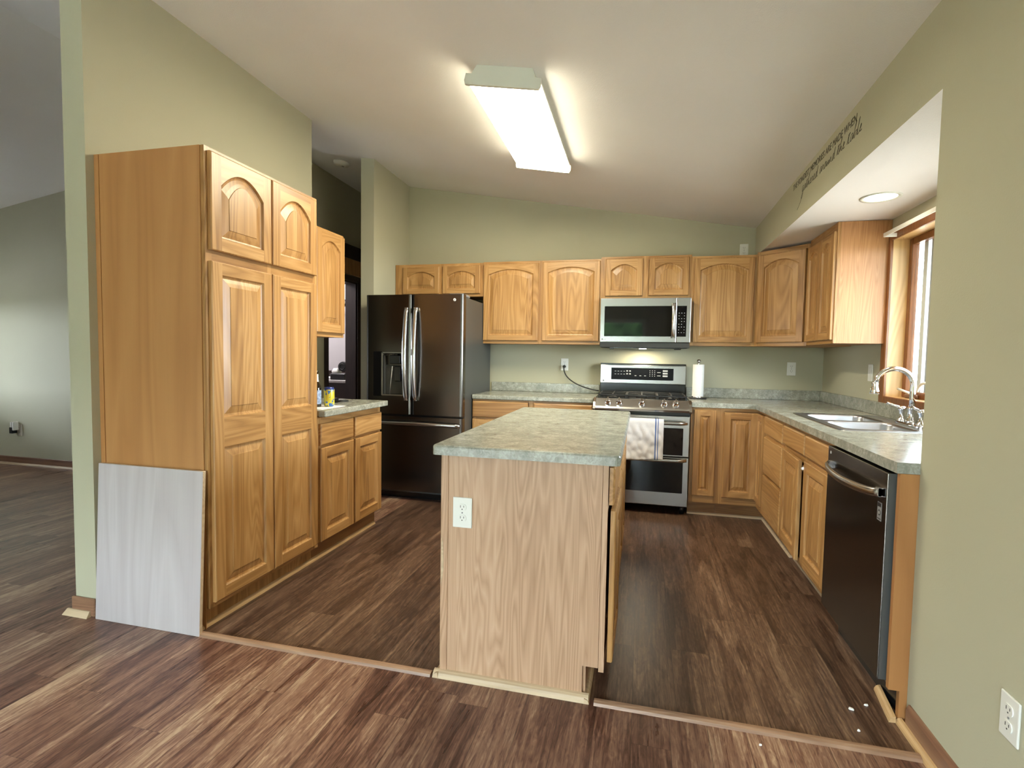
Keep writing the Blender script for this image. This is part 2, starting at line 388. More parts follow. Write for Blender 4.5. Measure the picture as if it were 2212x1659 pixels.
wall_y('wall_back', YB, .14, -2.457, XR+.14)
wall_x('wall_right', XR, .14, YA, YB, holes=[(2.45, 3.80, 1.02, 2.035)])
b = B()   # thick wall in the right foreground, its end forms the front of the sink alcove
b.skin([[(XS, YREAR, 0), (XR+.14, YREAR, 0), (XR+.14, YA, 0), (XS, YA, 0)], [(XS, YREAR, ceil_z(XS, YREAR)+.06), (XR+.14, YREAR, ceil_z(XR, YREAR)+.06), (XR+.14, YA, ceil_z(XR, YA)+.06), (XS, YA, ceil_z(XS, YA)+.06)]])
struct(b.ob('wall_right_front', WALL))
b = B()   # soffit over the sink run: green face, white underside
ZS = 2.149
b.skin([[(XS, YA, ZS), (XR, YA, ZS), (XR, YB, ZS), (XS, YB, ZS)], [(XS, YA, ceil_z(XS, YA)+.05), (XR, YA, ceil_z(XR, YA)+.05), (XR, YB, ceil_z(XR, YB)+.05), (XS, YB, ceil_z(XS, YB)+.05)]])
o = b.ob('wall_soffit', [WALL, CEIL])
for p in o.data.polygons:
    if abs(p.normal.z) > .9 and p.center.z < ZS+.01: p.material_index = 1
struct(o)
wall_x('wall_left', XLW, XL-XLW, YW0, YW1)
wall_x('wall_stub', -2.457, .126, 4.265, YB)
wall_y('wall_living_far', YFAR, .12, XFAR, -3.03)
wall_x('wall_hall', -3.15, -.12, YFAR+.12, YH, holes=[(4.80, 5.38, 0, 2.05)])
wall_y('wall_hall_end', YH, .12, -3.27, -2.33)
wall_x('wall_hall_right', -2.457, .126, YB, YH)
wall_x('wall_living_left', XFAR, -.12, YREAR, YFAR+.12, holes=[(2.6, 3.6, .75, 1.70)])
wall_x('wall_daylight_blocker', -3.25, -.12, YREAR, 1.0)  # unseen partition, added to keep patio daylight out of the living room
wall_y('wall_rear', YREAR-.12, .12, XFAR-.12, XS+.7, holes=[(-2.95, 0.05, 0.04, 2.14)])
b = B(); b.box(-4.9, -3.27, 6.0, 6.12, 0, 3.4); b.box(-5.0, -4.9, YFAR+.12, 6.12, 0, 3.4); b.box(-5.0, -3.27, YFAR+.12, YFAR+.14, 0, 3.4)
struct(b.ob('wall_bathroom', CLOSETWALL))

# doorway casing of the little room in the hall
door = thing('door_1', 'dark stained door frame in the hall left of the refrigerator', 'doorway', (-3.15, 5.09, 0)); door['kind'] = 'structure'
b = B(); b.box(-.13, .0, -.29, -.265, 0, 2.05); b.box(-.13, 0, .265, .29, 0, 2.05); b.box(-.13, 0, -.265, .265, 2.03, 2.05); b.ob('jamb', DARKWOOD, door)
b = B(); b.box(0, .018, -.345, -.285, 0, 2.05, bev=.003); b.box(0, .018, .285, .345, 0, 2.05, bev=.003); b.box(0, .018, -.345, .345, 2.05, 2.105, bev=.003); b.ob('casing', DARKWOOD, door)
b = B(); b.box(-3.15, -3.125, 4.62, 5.75, 2.115, 2.285, 0, .003); b.box(-3.15, -3.11, 4.62, 5.75, 2.285, 2.43, 1, .003)
struct(b.ob('trim_1', [OAK[0], DARKWOOD]))

# baseboards and mouldings
def qround(b, p0, p1, r, nrm, m=0):
    """quarter-round strip from p0 to p1 on the floor, nrm = unit vector away from the wall"""
    prof = [(0, 0), (r, 0)] + [(r*math.cos(t), r*math.sin(t)) for t in (PI/8, PI/4, 3*PI/8)] + [(0, r)]
    n = Vector(nrm)
    b.skin([[Vector(p) + n*u + Vector((0, 0, v)) for u, v in prof] for p in (p0, p1)], m=m)
b = B(); b.prism([(XS, 0), (XS-.013, 0), (XS-.013, .07), (XS-.006, .085), (XS, .085)], 'Y', YREAR, 2.02); br = struct(b.ob('baseboard_right', TRIM_BROWN))
b = B(); qround(b, (XS-.013, YREAR, 0), (XS-.013, 2.045, 0), .02, (-1, 0, 0)); o = b.ob('shoe_molding', TRIM_LIGHT_Y, br); o['label'] = 'pale quarter-round shoe moulding'
b = B(); qround(b, (.920, 2.235, .001), (.893, 2.040, .001), .022, (-1, -.07, 0)); struct(b.ob('trim_2', TRIM_LIGHT_Y))
b = B(); b.box(XLW-.013, XL, YW0-.013, YW0, 0, .085, bev=.004); b.box(XLW-.013, XLW, YW0, YW1, 0, .085, bev=.004); bl = struct(b.ob('baseboard_left', TRIM_BROWN_X))
b = B(); b.skin([[(XLW-.045, YW0-.035, 0), (XL-.02, YW0-.035, 0), (XL-.02, YW0-.013, 0), (XLW-.045, YW0-.013, 0)], [(XLW-.03, YW0-.02, .028), (XL-.02, YW0-.02, .028), (XL-.02, YW0-.013, .028), (XLW-.03, YW0-.013, .028)]])
o = b.ob('shoe_molding', TRIM_LIGHT, bl); o['label'] = 'pale shoe moulding'
b = B(); b.box(XFAR, -3.15, YFAR-.013, YFAR, 0, .085, bev=.004); bf = struct(b.ob('baseboard_far', TRIM_BROWN_X))
b = B(); qround(b, (XFAR, YFAR-.013, 0), (-3.15, YFAR-.013, 0), .02, (0, -1, 0)); b.ob('shoe_molding', TRIM_LIGHT, bf)
b = B(); b.prism([(1.853, 0), (1.858, .009), (1.868, .013), (1.880, .013), (1.888, .007), (1.888, 0)], 'X', -1.868, -.768)
tag(b.ob('threshold_strip', THRESH), 'wooden floor transition strip between the white board and the island', 'threshold')
b = B(); b.prism([(1.853, 0), (1.858, .009), (1.868, .013), (1.880, .013), (1.888, .007), (1.888, 0)], 'X', -.135, .892)
tag(b.ob('threshold_strip', THRESH), 'wooden floor transition strip from the island to the right wall', 'threshold')

# ------------------------------------------------------------------ cabinet doors and drawers (local: x along, front towards -y, z up)
def door_obj(name, parent, x0, z0, w, h, arch=0.0, t=.02, fw=.058, panels=None, label=None, swing=None, y=0.0):
    b = B(); e = .005; panels = panels or [(fw, h-fw)]
    R = lambda i, yy: [(i, yy, i), (w-i, yy, i), (w-i, yy, h-i), (i, yy, h-i)]
    b.skin([R(0, 0), R(0, -t+e), R(e*.35, -t+e*.35), R(e, -t)], True, False)
    F = -t
    b.poly([(e, F, e), (fw, F, e), (fw, F, h-e), (e, F, h-e)]); b.poly([(w-fw, F, e), (w-e, F, e), (w-e, F, h-e), (w-fw, F, h-e)])
    zprev = e
    NA = 14
    for k, (a, c) in enumerate(panels):
        ar = arch if k == len(panels)-1 else 0.0
        b.poly([(fw, F, zprev), (w-fw, F, zprev), (w-fw, F, a), (fw, F, a)], 1)
        def loop(d, yy):
            hw = w/2-fw-d
            pts = [(fw+d, yy, a+d), (w-fw-d, yy, a+d)]
            for i in range(NA+1):
                s = 1-2*i/NA
                pts.append((w/2+hw*s, yy, c-d-ar*(s*s)))
            return pts
        b.skin([loop(0, F), loop(.003, F+.004), loop(.006, F+.010), loop(.013, F+.012)], False, False, 0)
        rise = min(.034, (c-a)*.16, (w-2*fw)*.18)
        b.skin([loop(.013, F+.012), loop(.013+rise*.5, F+.0075), loop(.013+rise, F+.0040), loop(.0145+rise, F+.0015)], False, True, 0)
        if ar:
            top = panels[k+1][0] if k+1 < len(panels) else h-e
            L = loop(0, F)[2:]
            for p, q in zip(L, L[1:]): b.poly([p, (p[0], F, top), (q[0], F, top), q], 1)
            zprev = None
        else: zprev = c
    if zprev is not None: b.poly([(fw, F, zprev), (w-fw, F, zprev), (w-fw, F, h-e), (fw, F, h-e)], 1)
    for v in b.bm.verts: pass
    o = b.ob(name, OAK, parent, (x0, y, z0))
    if swing: o.rotation_euler = (0, 0, swing)
    if label: o['label'] = label
    return o
def drawer_obj(parent, x0, z0, w, h, t=.02, name='drawer_front', y=0.0):
    b = B(); e = .007
    R = lambda i, yy: [(i, yy, i), (w-i, yy, i), (w-i, yy, h-i), (i, yy, h-i)]
    b.skin([R(0, 0), R(0, -t+e), R(e*.3, -t+e*.4), R(e, -t)], m=1)
    return b.ob(name, OAK, parent, (x0, y, z0))
def frame_obj(parent, w, z0, z1, stiles, rails, name='face_frame'):
    b = B()
    for a, c in stiles: b.box(a, c, 0, .019, z0, z1, 0)
    for a, c in rails:
        xs = sorted(stiles)
        for (s0, s1), (t0, t1) in zip(xs, xs[1:]): b.box(s1, t0, .0004, .019, a, c, 1)
    return b.ob(name, OAK, parent)
def cabinet(name, label, loc, rot, w, d, z0, z1, stiles, rails, doors=(), drawers=(), cat='cabinet', group=None, toe=None, side=None, hollow=False, ctop=None):
    t = thing(name, label, cat, loc, math.radians(rot), group)
    b = B(); zf = z1; z1 = ctop or z1
    if hollow:
        b.box(0, .016, .0195, d, z0, z1); b.box(w-.016, w, .0195, d, z0, z1); b.box(.016, w-.016, d-.01, d, z0, z1); b.box(.016, w-.016, .0195, d-.01, z0, z0+.016)
    else: b.box(0, w, .0195, d, z0, z1)
    b.ob('carcass', side or OAK_SIDE, t); z1 = zf
    frame_obj(t, w, z0, z1, stiles, rails)
    for dd in doors:
        x0, x1, a, c = dd[:4]; ar = dd[4] if len(dd) > 4 else 0.0
        door_obj('door', t, x0, a, x1-x0, c-a, ar, **(dd[5] if len(dd) > 5 else {}))
    for x0, x1, a, c in drawers: drawer_obj(t, x0, a, x1-x0, c-a)
    if toe is not None:
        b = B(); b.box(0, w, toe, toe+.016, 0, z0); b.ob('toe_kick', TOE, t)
    return t

XP = -1.855
# ---- left run (rot +90: local x -> +Y, front -> +X)
Y = 1.918
p = thing('pantry_cabinet', 'tall oak pantry cabinet with four raised panel doors on the left', 'cabinet', (XP, Y, 0), PI/2)
PW = .806
b = B(); b.box(0, PW, .0195, .60, .095, 2.14); b.ob('carcass', OAK_SIDE, p)
b = B(); b.box(-.004, 0, .575, .60, .0, 2.14); b.box(-.004, 0, .0195, .57, .0, 2.14); b.ob('side_panel', OAK_SIDE, p)
frame_obj(p, PW, .095, 2.14, [(0, .035), (.385, .415), (PW-.04, PW)], [(.095, .125), (1.64, 1.71), (2.10, 2.14)])
b = B(); b.box(0, PW, .045, .06, 0, .095); b.ob('toe_kick', OAK, p)
door_obj('door', p, .016, 1.697, .385, .425, .075); door_obj('door', p, .409, 1.697, .372, .425, .075)
PP = [(.055, .70), (.835, 1.475)]
door_obj('door', p, .016, .12, .385, 1.53, 0, panels=PP); door_obj('door', p, .409, .12, .372, 1.53, 0, panels=PP)

lb = cabinet('base_cabinet', 'short oak base cabinet with two drawers next to the pantry', (XP, 2.7245, 0), 90, .768, .60, .115, .874,
    [(0, .035), (.375, .41), (.73, .768)], [(.115, .13), (.68, .71), (.83, .874)],
    doors=[(.012, .378, .12, .687), (.398, .758, .12, .687)], drawers=[(.012, .375, .703, .832), (.398, .758, .703, .832)], toe=.045)
b = B(); qround(b, (XP-.045, 1.90, 0), (XP-.045, 3.475, 0), .02, (1, 0, 0)); struct(b.ob('trim_3', TRIM_LIGHT_Y))

def counter_piece(b, x0, x1, y0, y1, z0=.876, z1=.914, bev=.006): b.box(x0, x1, y0, y1, z0, z1, 0, bev, 2)
b = B(); counter_piece(b, XL+.001, -1.80, 2.726, 3.512); tag(b.ob('countertop', LAM), 'small grey laminate countertop beside the pantry with cans on it', 'countertop')

lu = cabinet('wall_cabinet', 'narrow oak wall cabinet hanging past the pantry on the left', (-2.15, 2.735, 0), 90, .75, .304, 1.368, 2.107,
    [(0, .035), (.37, .40), (.715, .75)], [(1.368, 1.40), (2.075, 2.107)], doors=[(.015, .37, 1.396, 2.09, .05), (.397, .738, 1.396, 2.09, .055)])

# ---- white laminate board leaning on the pantry side
b = B(); b.box(-2.437, -1.853, -.009, .009, 0, .728, 0, .0015); b.bm.faces.ensure_lookup_table()
o = b.ob('laminate_board', [WHITEWOOD, TRIM_LIGHT]); o.location = (0, 1.862, .0); o.rotation_euler = (math.radians(-2.6), 0, 0)
for f in o.data.polygons:
    if abs(f.normal.y) < .5: f.material_index = 1
tag(o, 'white wood-grain laminate board leaning against the pantry side', 'board')

# ---- back uppers
UF = YB-.305
cabinet('wall_cabinet', 'short oak wall cabinet with two arched doors above the refrigerator', (-2.327, UF, 0), 0, .882, .303, 1.80, 2.107,
    [(0, .085), (.45, .49), (.85, .882)], [(1.80, 1.835), (2.07, 2.107)], doors=[(.083, .453, 1.826, 2.082, .045, dict(fw=.047)), (.488, .854, 1.826, 2.082, .045, dict(fw=.047))])
cabinet('wall_cabinet', 'wide oak wall cabinet with two arched doors left of the microwave', (-1.445, UF, 0), 0, 1.075, .303, 1.368, 2.112,
    [(0, .03), (.515, .565), (1.045, 1.075)], [(1.368, 1.40), (2.075, 2.112)], doors=[(.008, .521, 1.396, 2.088, .045, dict(fw=.047)), (.560, 1.066, 1.396, 2.096, .045, dict(fw=.047))])
cabinet('wall_cabinet', 'short oak wall cabinet with two arched doors above the microwave', (-.370, UF-.005, 0), 0, .750, .308, 1.765, 2.126,
    [(0, .045), (.345, .40), (.72, .75)], [(1.765, 1.80), (2.095, 2.126)], doors=[(.038, .352, 1.788, 2.106, .05, dict(fw=.047)), (.404, .728, 1.788, 2.108, .05, dict(fw=.047))])
cabinet('wall_cabinet', 'oak wall cabinet with one arched door right of the microwave', (.380, UF, 0), 0, .507, .303, 1.368, 2.112,
    [(0, .03), (.48, .507)], [(1.368, 1.40), (2.08, 2.112)], doors=[(.022, .490, 1.396, 2.092, .05, dict(fw=.047))])
# diagonal corner cabinet
c = thing('corner_wall_cabinet', 'diagonal oak corner wall cabinet with one arched door under the soffit', 'cabinet', (.887, UF, 0), -PI/4)
def loc45(x, y):
    dx, dy = x-.887, y-UF; s = math.sqrt(.5)
    return (dx*s - dy*s, dx*s + dy*s)
b = B(); b.prism([loc45(.901, UF), loc45(1.192, UF-.291), loc45(1.494, UF-.305), loc45(1.494, YB-.002), loc45(.889, YB-.002)], 'Z', 1.368, 2.130); b.ob('carcass', OAK_SIDE, c)
frame_obj(c, .431, 1.368, 2.130, [(0, .03), (.401, .431)], [(1.368, 1.40), (2.08, 2.130)])
door_obj('door', c, .022, 1.396, .387, .70, .05, fw=.05)
RB = UF-.305   # 4.378
cabinet('wall_cabinet', 'oak wall cabinet with broad side panel next to the sink window', (1.192, RB-.001, 0), -90, .569, .303, 1.372, 2.146,
    [(0, .03), (.27, .30), (.535, .569)], [(1.372, 1.40), (2.10, 2.146)], doors=[(.012, .285, 1.396, 2.09, .05, dict(fw=.047)), (.29, .560, 1.396, 2.09, .05, dict(fw=.047))], side=VENEER2)

# ---- back bases
BF = YB-.61
cabinet('base_cabinet', 'oak base cabinet behind the island left of the range', (-1.432, BF, 0), 0, 1.050, .608, .115, .874,
    [(0, .03), (.505, .555), (1.02, 1.05)], [(.115, .15), (.68, .72), (.855, .874)],
    doors=[(.002, .498, .135, .70), (.546, 1.042, .135, .70)], drawers=[(.002, .498, .72, .858), (.546, 1.042, .72, .858)], toe=.075)
cabinet('base_cabinet', 'narrow oak base cabinet with one slim door right of the range', (.388, BF, 0), 0, .212, .608, .115, .874,
    [(0, .03), (.185, .214)], [(.115, .175), (.85, .874)], doors=[(.022, .188, .172, .856, 0, dict(fw=.045))], toe=.075)
cc = thing('corner_base_cabinet', 'oak corner base cabinet with folded raised panel doors by the sink', 'cabinet', (0, 0, 0))
b = B(); b.prism([(.601, BF+.02), (.907, BF+.02), (.907, 4.115), (XR-.003, 4.115), (XR-.003, YB-.003), (.601, YB-.003)], 'Z', .115, .874); b.ob('carcass', OAK_SIDE, cc)
b = B(); b.box(.601, .635, BF, BF+.019, .115, .874); b.box(.635, .887, BF, BF+.019, .115, .17, 1); b.box(.635, .887, BF, BF+.019, .852, .874, 1)
b.box(.887, .906, 4.115, 4.15, .115, .874); b.box(.887, .906, 4.15, BF+.019, .115, .17, 1); b.box(.887, .906, 4.15, BF+.019, .852, .874, 1); b.ob('face_frame', OAK, cc)
door_obj('door', cc, .632, .172, .247, .672, 0, fw=.05, y=BF)
d = door_obj('door', cc, .887, .172, .195, .672, 0, fw=.045, y=BF-.024); d.rotation_euler = (0, 0, -PI/2)
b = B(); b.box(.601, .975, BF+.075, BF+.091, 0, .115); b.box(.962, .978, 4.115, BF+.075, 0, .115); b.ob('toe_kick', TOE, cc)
b = B(); qround(b, (.386, BF+.075, 0), (.962, BF+.075, 0), .018, (0, -1, 0)); qround(b, (.962, BF+.06, 0), (.962, 3.62, 0), .018, (-1, 0, 0)); struct(b.ob('trim_4', TRIM_LIGHT))

# ---- right bases (rot -90: local x -> -Y, front -> -X)
RF = .887
cabinet('drawer_base_cabinet', 'oak base cabinet with three plain drawer fronts left of the sink', (RF, 4.114, 0), -90, .516, .606, .115, .874,
    [(0, .03), (.49, .516)], [(.115, .15), (.42, .45), (.70, .73), (.853, .874)],
    drawers=[(.015, .508, .142, .428), (.015, .508, .445, .705), (.015, .508, .728, .853)], toe=.075, ctop=.72)
sk = cabinet('sink_base_cabinet', 'oak sink base cabinet with one door left slightly open', (RF, 3.597, 0), -90, .877, .606, .115, .874,
    [(0, .03), (.425, .455), (.845, .877)], [(.115, .15), (.69, .74), (.85, .874)],
    doors=[(.015, .436, .15, .708, 0, dict(swing=-.045)), (.466, .852, .15, .712)], drawers=[(.015, .450, .738, .852), (.470, .852, .738, .852)], toe=.075, hollow=True, ctop=.72)
b = B(); b.box(.452, .470, -.02, .002, .655, .685); b.box(.448, .458, -.03, -.005, .663, .676); o = b.ob('hinge', CHROME, sk); o['label'] = 'bright metal hinge in the gap between the doors'
b = B(); b.box(.0, .877, .074, .0745, .0, .018); o = b.ob('shoe_molding', TRIM_LIGHT, sk)

# end panel by the wall
b = B(); b.prism([(.868, .112), (.902, .112), (.902, 0), (XR-.004, 0), (XR-.004, .875), (.868, .875)], 'Y', 2.048, 2.068); tag(b.ob('end_panel', OAK_SIDE), 'oak end panel closing off the dishwasher bay at the wall', 'panel')

# ---- countertops of the L run
t = thing('countertop', 'grey laminate L-shaped countertop around the sink right of the range', 'countertop', (0, 0, 0))
b = B(); XC, YC = .857, BF-.025
SX0, SX1, SY0, SY1 = .975, 1.425, 2.935, 3.735
for q in ((.390, XC, YC, YB-.001), (XC, XR-.001, SY1, YB-.001), (XC, SX0, SY0, SY1), (SX1, XR-.001, SY0, SY1), (XC, XR-.001, 2.0475, SY0)): b.box(*q, .876, .914)
b.ob('slab', LAM, t)
b = B(); b.box(.390, XR-.021, YB-.021, YB-.001, .9141, 1.0, 0, .003); b.box(XR-.021, XR-.001, 2.05, YB-.001, .9141, 1.0, 0, .003); b.ob('backsplash', LAM, t)
t = thing('countertop', 'grey laminate countertop between the refrigerator and the range', 'countertop', (0, 0, 0))
b = B(); counter_piece(b, -1.433, -.384, YC, YB-.001); b.ob('slab', LAM, t)
b = B(); b.box(-1.433, -.384, YB-.021, YB-.001, .9141, 1.0, 0, .003); b.ob('backsplash', LAM, t)

# ------------------------------------------------------------------ island
isl = thing('kitchen_island', 'oak kitchen island in the middle with a grey laminate top', 'island', (0, 0, 0))
IX0, IX1, IY0, IY1 = -.738, -.104, 1.875, 3.395
b = B(); b.prism([(IX0+.004, .0), (-.185, .0), (-.185, .125), (IX1-.019, .125), (IX1-.019, .874), (IX0+.004, .874)], 'Y', IY0+.014, IY1); b.ob('carcass', OAK_SIDE, isl)
b = B(); b.prism([(IX0+.03, .0), (-.182, .0), (-.182, .125), (IX1-.021, .125), (IX1-.021, .874), (IX0+.03, .874)], 'Y', IY0+.006, IY0+.014); o = b.ob('end_panel', VENEER, isl); o['label'] = 'pinkish oak veneer end panel'
b = B(); b.box(IX0, IX0+.03, IY0+.002, IY0+.03, 0, .874, 0, .002); o = b.ob('corner_post', VENEER, isl)
b = B(); b.box(IX1-.019, IX1, IY0, IY0+.035, .115, .874); b.box(IX1-.019, IX1, IY0+.74, IY0+.78, .115, .874); b.box(IX1-.019, IX1, IY1-.035, IY1, .115, .874)
for a, c_ in ((.115, .15), (.705, .735), (.85, .874)): b.box(IX1-.019, IX1-.0004, IY0+.035, IY1-.035, a, c_)
b.ob('face_frame', VENEER, isl)
b = B(); b.box(-.185, -.170, IY0+.02, IY1, 0, .124); b.ob('toe_kick', VENEER, isl)
b = B()
for k in range(4):
    yy = IY0 + (.012, .388, .768, 1.142)[k]
    d = drawer_obj(isl, IX1+.005, .728, .358, .135); d.rotation_euler = (0, 0, PI/2); d.location = (IX1+.003, yy, .728)
    d = door_obj('door', isl, IX1+.008, .15, .358, .557); d.rotation_euler = (0, 0, PI/2 - (.012 if k == 0 else 0)); d.location = (IX1+(.010 if k == 0 else .002), yy, .15)
b.bm.free()
b = B(); qround(b, (IX0-.02, IY0+.006, 0), (-.155, IY0+.006, 0), .026, (0, -1, 0)); qround(b, (-.170, IY0-.02, 0), (-.170, IY1, 0), .018, (1, 0, 0)); qround(b, (IX0, IY0-.02, 0), (IX0, IY1, 0), .022, (-1, 0, 0))
o = b.ob('base_molding', TRIM_LIGHT, isl); o['label'] = 'pale oak base moulding'
b = B(); b.skin([rrect(-.768, -.064, 1.853, 3.435, .018, .876), rrect(-.768, -.064, 1.853, 3.435, .018, .906), rrect(-.766, -.066, 1.855, 3.433, .017, .911), rrect(-.761, -.071, 1.860, 3.428, .014, .914)]); b.ob('slab', LAM, isl)
b = B(); b.skin([[(-.734, IY0+.0015, .36), (-.724, IY0+.0015, .43), (-.727, IY0+.0015, .53), (-.734, IY0+.0015, .56)], [(-.732, IY0+.0005, .37), (-.726, IY0+.0005, .43), (-.728, IY0+.0005, .52), (-.732, IY0+.0005, .55)]])
o = b.ob('chipped_edge', TRIM_LIGHT, isl); o['label'] = 'bare chipped streak on the corner edge'

# ------------------------------------------------------------------ outlets (local: plate in xz plane facing -y)
def outlet(label, loc, rot, kind='outlet', name='wall_outlet', w=.07, h=.115):
    t = thing(name, label, 'outlet' if kind == 'outlet' else 'switch', loc, math.radians(rot))
    b = B(); b.box(-w/2, w/2, -.006, 0, -h/2, h/2, 0, .003, 2); b.ob('cover_plate', WPLASTIC, t)
    if kind == 'outlet':
        for dz in (-.021, .021):
            b = B(); pts = [(.0165*math.cos(a)*(1 if abs(math.cos(a)) > .2 else 1), dz+max(-.013, min(.013, .0165*math.sin(a)))) for a in [2*PI*i/20 for i in range(20)]]
            b.prism(pts, 'Y', -.0085, -.005); r = b.ob('receptacle', WPLASTIC, t)
            b = B(); b.box(-.0075, -.0055, -.0089, -.0084, dz-.001, dz+.008); b.box(.0055, .0075, -.0089, -.0084, dz, dz+.0075); b.lathe([(.0022, -.0089), (.0022, -.0084)], (0, 0, dz-.007), 'Y', 8); b.ob('slots', SLOT, r)
        b = B(); b.lathe([(.0032, -.0075), (.0028, -.0055)], (0, 0, 0), 'Y', 10); b.ob('screw', GREYPLASTIC, t)
    else:
        b = B(); b.box(-.0165, .0165, -.0085, -.005, -.033, .033, 0, .0015); b.ob('rocker', WPLASTIC, t)
    return t
outlet('white outlet left of the range with a black cord plugged in', (-.718, YB, 1.182), 0)
outlet('white outlet on the green back wall right of the paper towels', (1.250, YB, 1.183), 0)
outlet('white outlet high on the back wall above the oak cabinets', (.832, YB, 2.205), 0)
outlet('white rocker switch on the dim wall beside the sink window', (XR, 4.018, 1.182), -90, 'switch', 'light_switch')
outlet('white outlet low on the green wall in the right foreground', (XS, 1.54, .368), -90)
outlet('white outlet set in the front end of the island', (-.650, IY0+.006, .655), 0, w=.077, h=.117)
ol = outlet('white outlet with plugs on the dim living room wall at far left', (-6.46, YFAR, .375), 0, h=.13)
b = B(); b.box(-.07, -.045, -.05, -.004, .03, .085, 0, .004); b.box(-.025, -.005, -.06, -.008, .0, .09, 0, .004); o = b.ob('plug', WPLASTIC, ol)
b = B(); b.box(-.075, -.035, -.055, -.001, -.035, .03, 0, .004); o = b.ob('adapter', RUBBER, ol); o['label'] = 'black plug-in adapter'

# range cord
b = B(); P0, P1, P2, P3 = Vector((-.72, YB-.035, 1.150)), Vector((-.715, YB-.06, 1.02)), Vector((-.50, YB-.10, .96)), Vector((-.388, YB-.045, .945))
pts = [P0*(1-s)**3 + P1*3*s*(1-s)**2 + P2*3*s*s*(1-s) + P3*s**3 for s in [i/24 for i in range(25)]]
b.tube([(-.718, YB-.035, 1.172)] + pts, .0055, 8)
cd = tag(b.ob('power_cord', RUBBER), 'black power cord curving from the outlet to the range', 'cord')
b = B(); b.lathe([(.014, YB-.009), (.015, YB-.03), (.009, YB-.045)], (-.718, 0, 1.162), 'Y', 12); b.ob('plug', RUBBER, cd)

# ------------------------------------------------------------------ refrigerator
FX0, FX1, FYD = -2.318, -1.436, 4.108
fr = thing('refrigerator', 'black stainless French door refrigerator with ice dispenser', 'refrigerator', (0, 0, 0))
b = B(); b.box(FX0+.008, FX1-.004, FYD+.075, 4.93, .05, 1.735, 0, .004); b.ob('body', FRIDGESIDE, fr)
b = B(); b.box(FX0+.03, FX1-.03, FYD+.09, 4.6, .0, .05); b.ob('base_grille', BLACK, fr)
def rdoor(x0, x1, z0, z1, hole=None, name='door'):
    b = B(); T = .068
    def ring(ins, yy):
        return [(x0+ins, yy, z0+.002), (x1-ins, yy, z0+.002), (x1-ins, yy, z1-.002), (x0+ins, yy, z1-.002)]
    loops = [ring(0, FYD+T), ring(0, FYD+.02), ring(.003, FYD+.010), ring(.010, FYD+.0035), ring(.022, FYD)]
    if hole:
        hx0, hx1, hz0, hz1 = hole
        H = lambda yy, i=0: [(hx0+i, yy, hz0+i), (hx1-i, yy, hz0+i), (hx1-i, yy, hz1-i), (hx0+i, yy, hz1-i)]
        b.skin(loops, True, False); b.skin([ring(.022, FYD), H(FYD)], False, False); b.skin([H(FYD), H(FYD+.055, .008)], False, True)
    else: b.skin(loops)
    return b.ob(name, BLACKSTEEL, fr)
XM = -1.893
dl = rdoor(FX0, XM-.002, .742, 1.758, (-2.163, -1.968, .907, 1.262))
dr = rdoor(XM+.002, FX1, .742, 1.758)
fz = rdoor(FX0, FX1, .085, .728, None, 'freezer_drawer')
b = B(); b.box(FX0+.004, FX1-.004, FYD+.03, FYD+.075, .728, .742); b.ob('gasket', BLACK, fr)
def bow(pts, rw, rd, n=16):
    return pts
def vhandle(x, par, lean):
    b = B(); z0, z1 = .862, 1.645; loops = []
    for i in range(21):
        s = i/20; z = z0+(z1-z0)*s; o_ = math.sin(PI*s); yy = FYD-.022-.045*o_**.8; ww = .019
        loops.append([(x-ww, yy+.004, z), (x-ww*.7, yy-.006, z), (x+ww*.7, yy-.006, z), (x+ww, yy+.004, z), (x+ww*.7, yy+.012, z), (x-ww*.7, yy+.012, z)])
    b.skin(loops, smooth=True)
    for z in (z0+.02, z1-.02): b.box(x-.016, x+.016, FYD-.03, FYD+.001, z-.02, z+.02, 0, .003)
    return b.ob('handle', STEEL_V, par)
vhandle(-1.932, dl, 0); vhandle(-1.848, dr, 0)
b = B(); b.box(-1.868, -1.860, FYD-.074, FYD-.066, 1.245, 1.30); b.ob('latch_button', GREYPLASTIC, dr)
b = B(); loops = []
for i in range(25):
    s = i/24; x = FX0+.03+(FX1-FX0-.045)*s; o_ = math.sin(PI*s)**.6; yy = FYD-.012-.045*o_; z = .663+.010*o_; hh = .017
    loops.append([(x, yy, z-hh), (x, yy-.008, z-hh*.5), (x, yy-.008, z+hh*.5), (x, yy, z+hh), (x, yy+.01, z+hh*.6), (x, yy+.01, z-hh*.6)])
b.skin(loops, smooth=True); b.box(FX0+.03, FX0+.06, FYD-.02, FYD+.001, .648, .678); b.box(FX1-.05, FX1-.02, FYD-.02, FYD+.001, .648, .678)
b.ob('handle', STEEL, fz)
b = B(); b.box(-2.245, -2.168, FYD-.002, FYD+.002, .893, 1.275); b.ob('control_panel', BLACKGLASS, dl)
b = B(); hx0, hx1, hz0, hz1 = -2.163, -1.968, .907, 1.262
b.box(hx0-.006, hx0+.008, FYD-.005, FYD+.05, hz0-.006, hz1+.006); b.box(hx1-.004, hx1+.006, FYD-.005, FYD+.004, hz0-.006, hz1+.006); b.box(hx0, hx1, FYD-.005, FYD+.004, hz1, hz1+.008); b.box(hx0, hx1, FYD-.008, FYD+.05, hz0-.008, hz0+.004)
b.ob('dispenser_frame', STEEL, dl)
b = B(); b.box(hx0+.010, hx1-.010, FYD+.046, FYD+.0545, hz0+.006, hz1-.10); b.box(hx0+.010, hx0+.014, FYD+.01, FYD+.046, hz0+.006, hz1-.02); b.ob('dispenser_recess', FRIDGESIDE, dl)
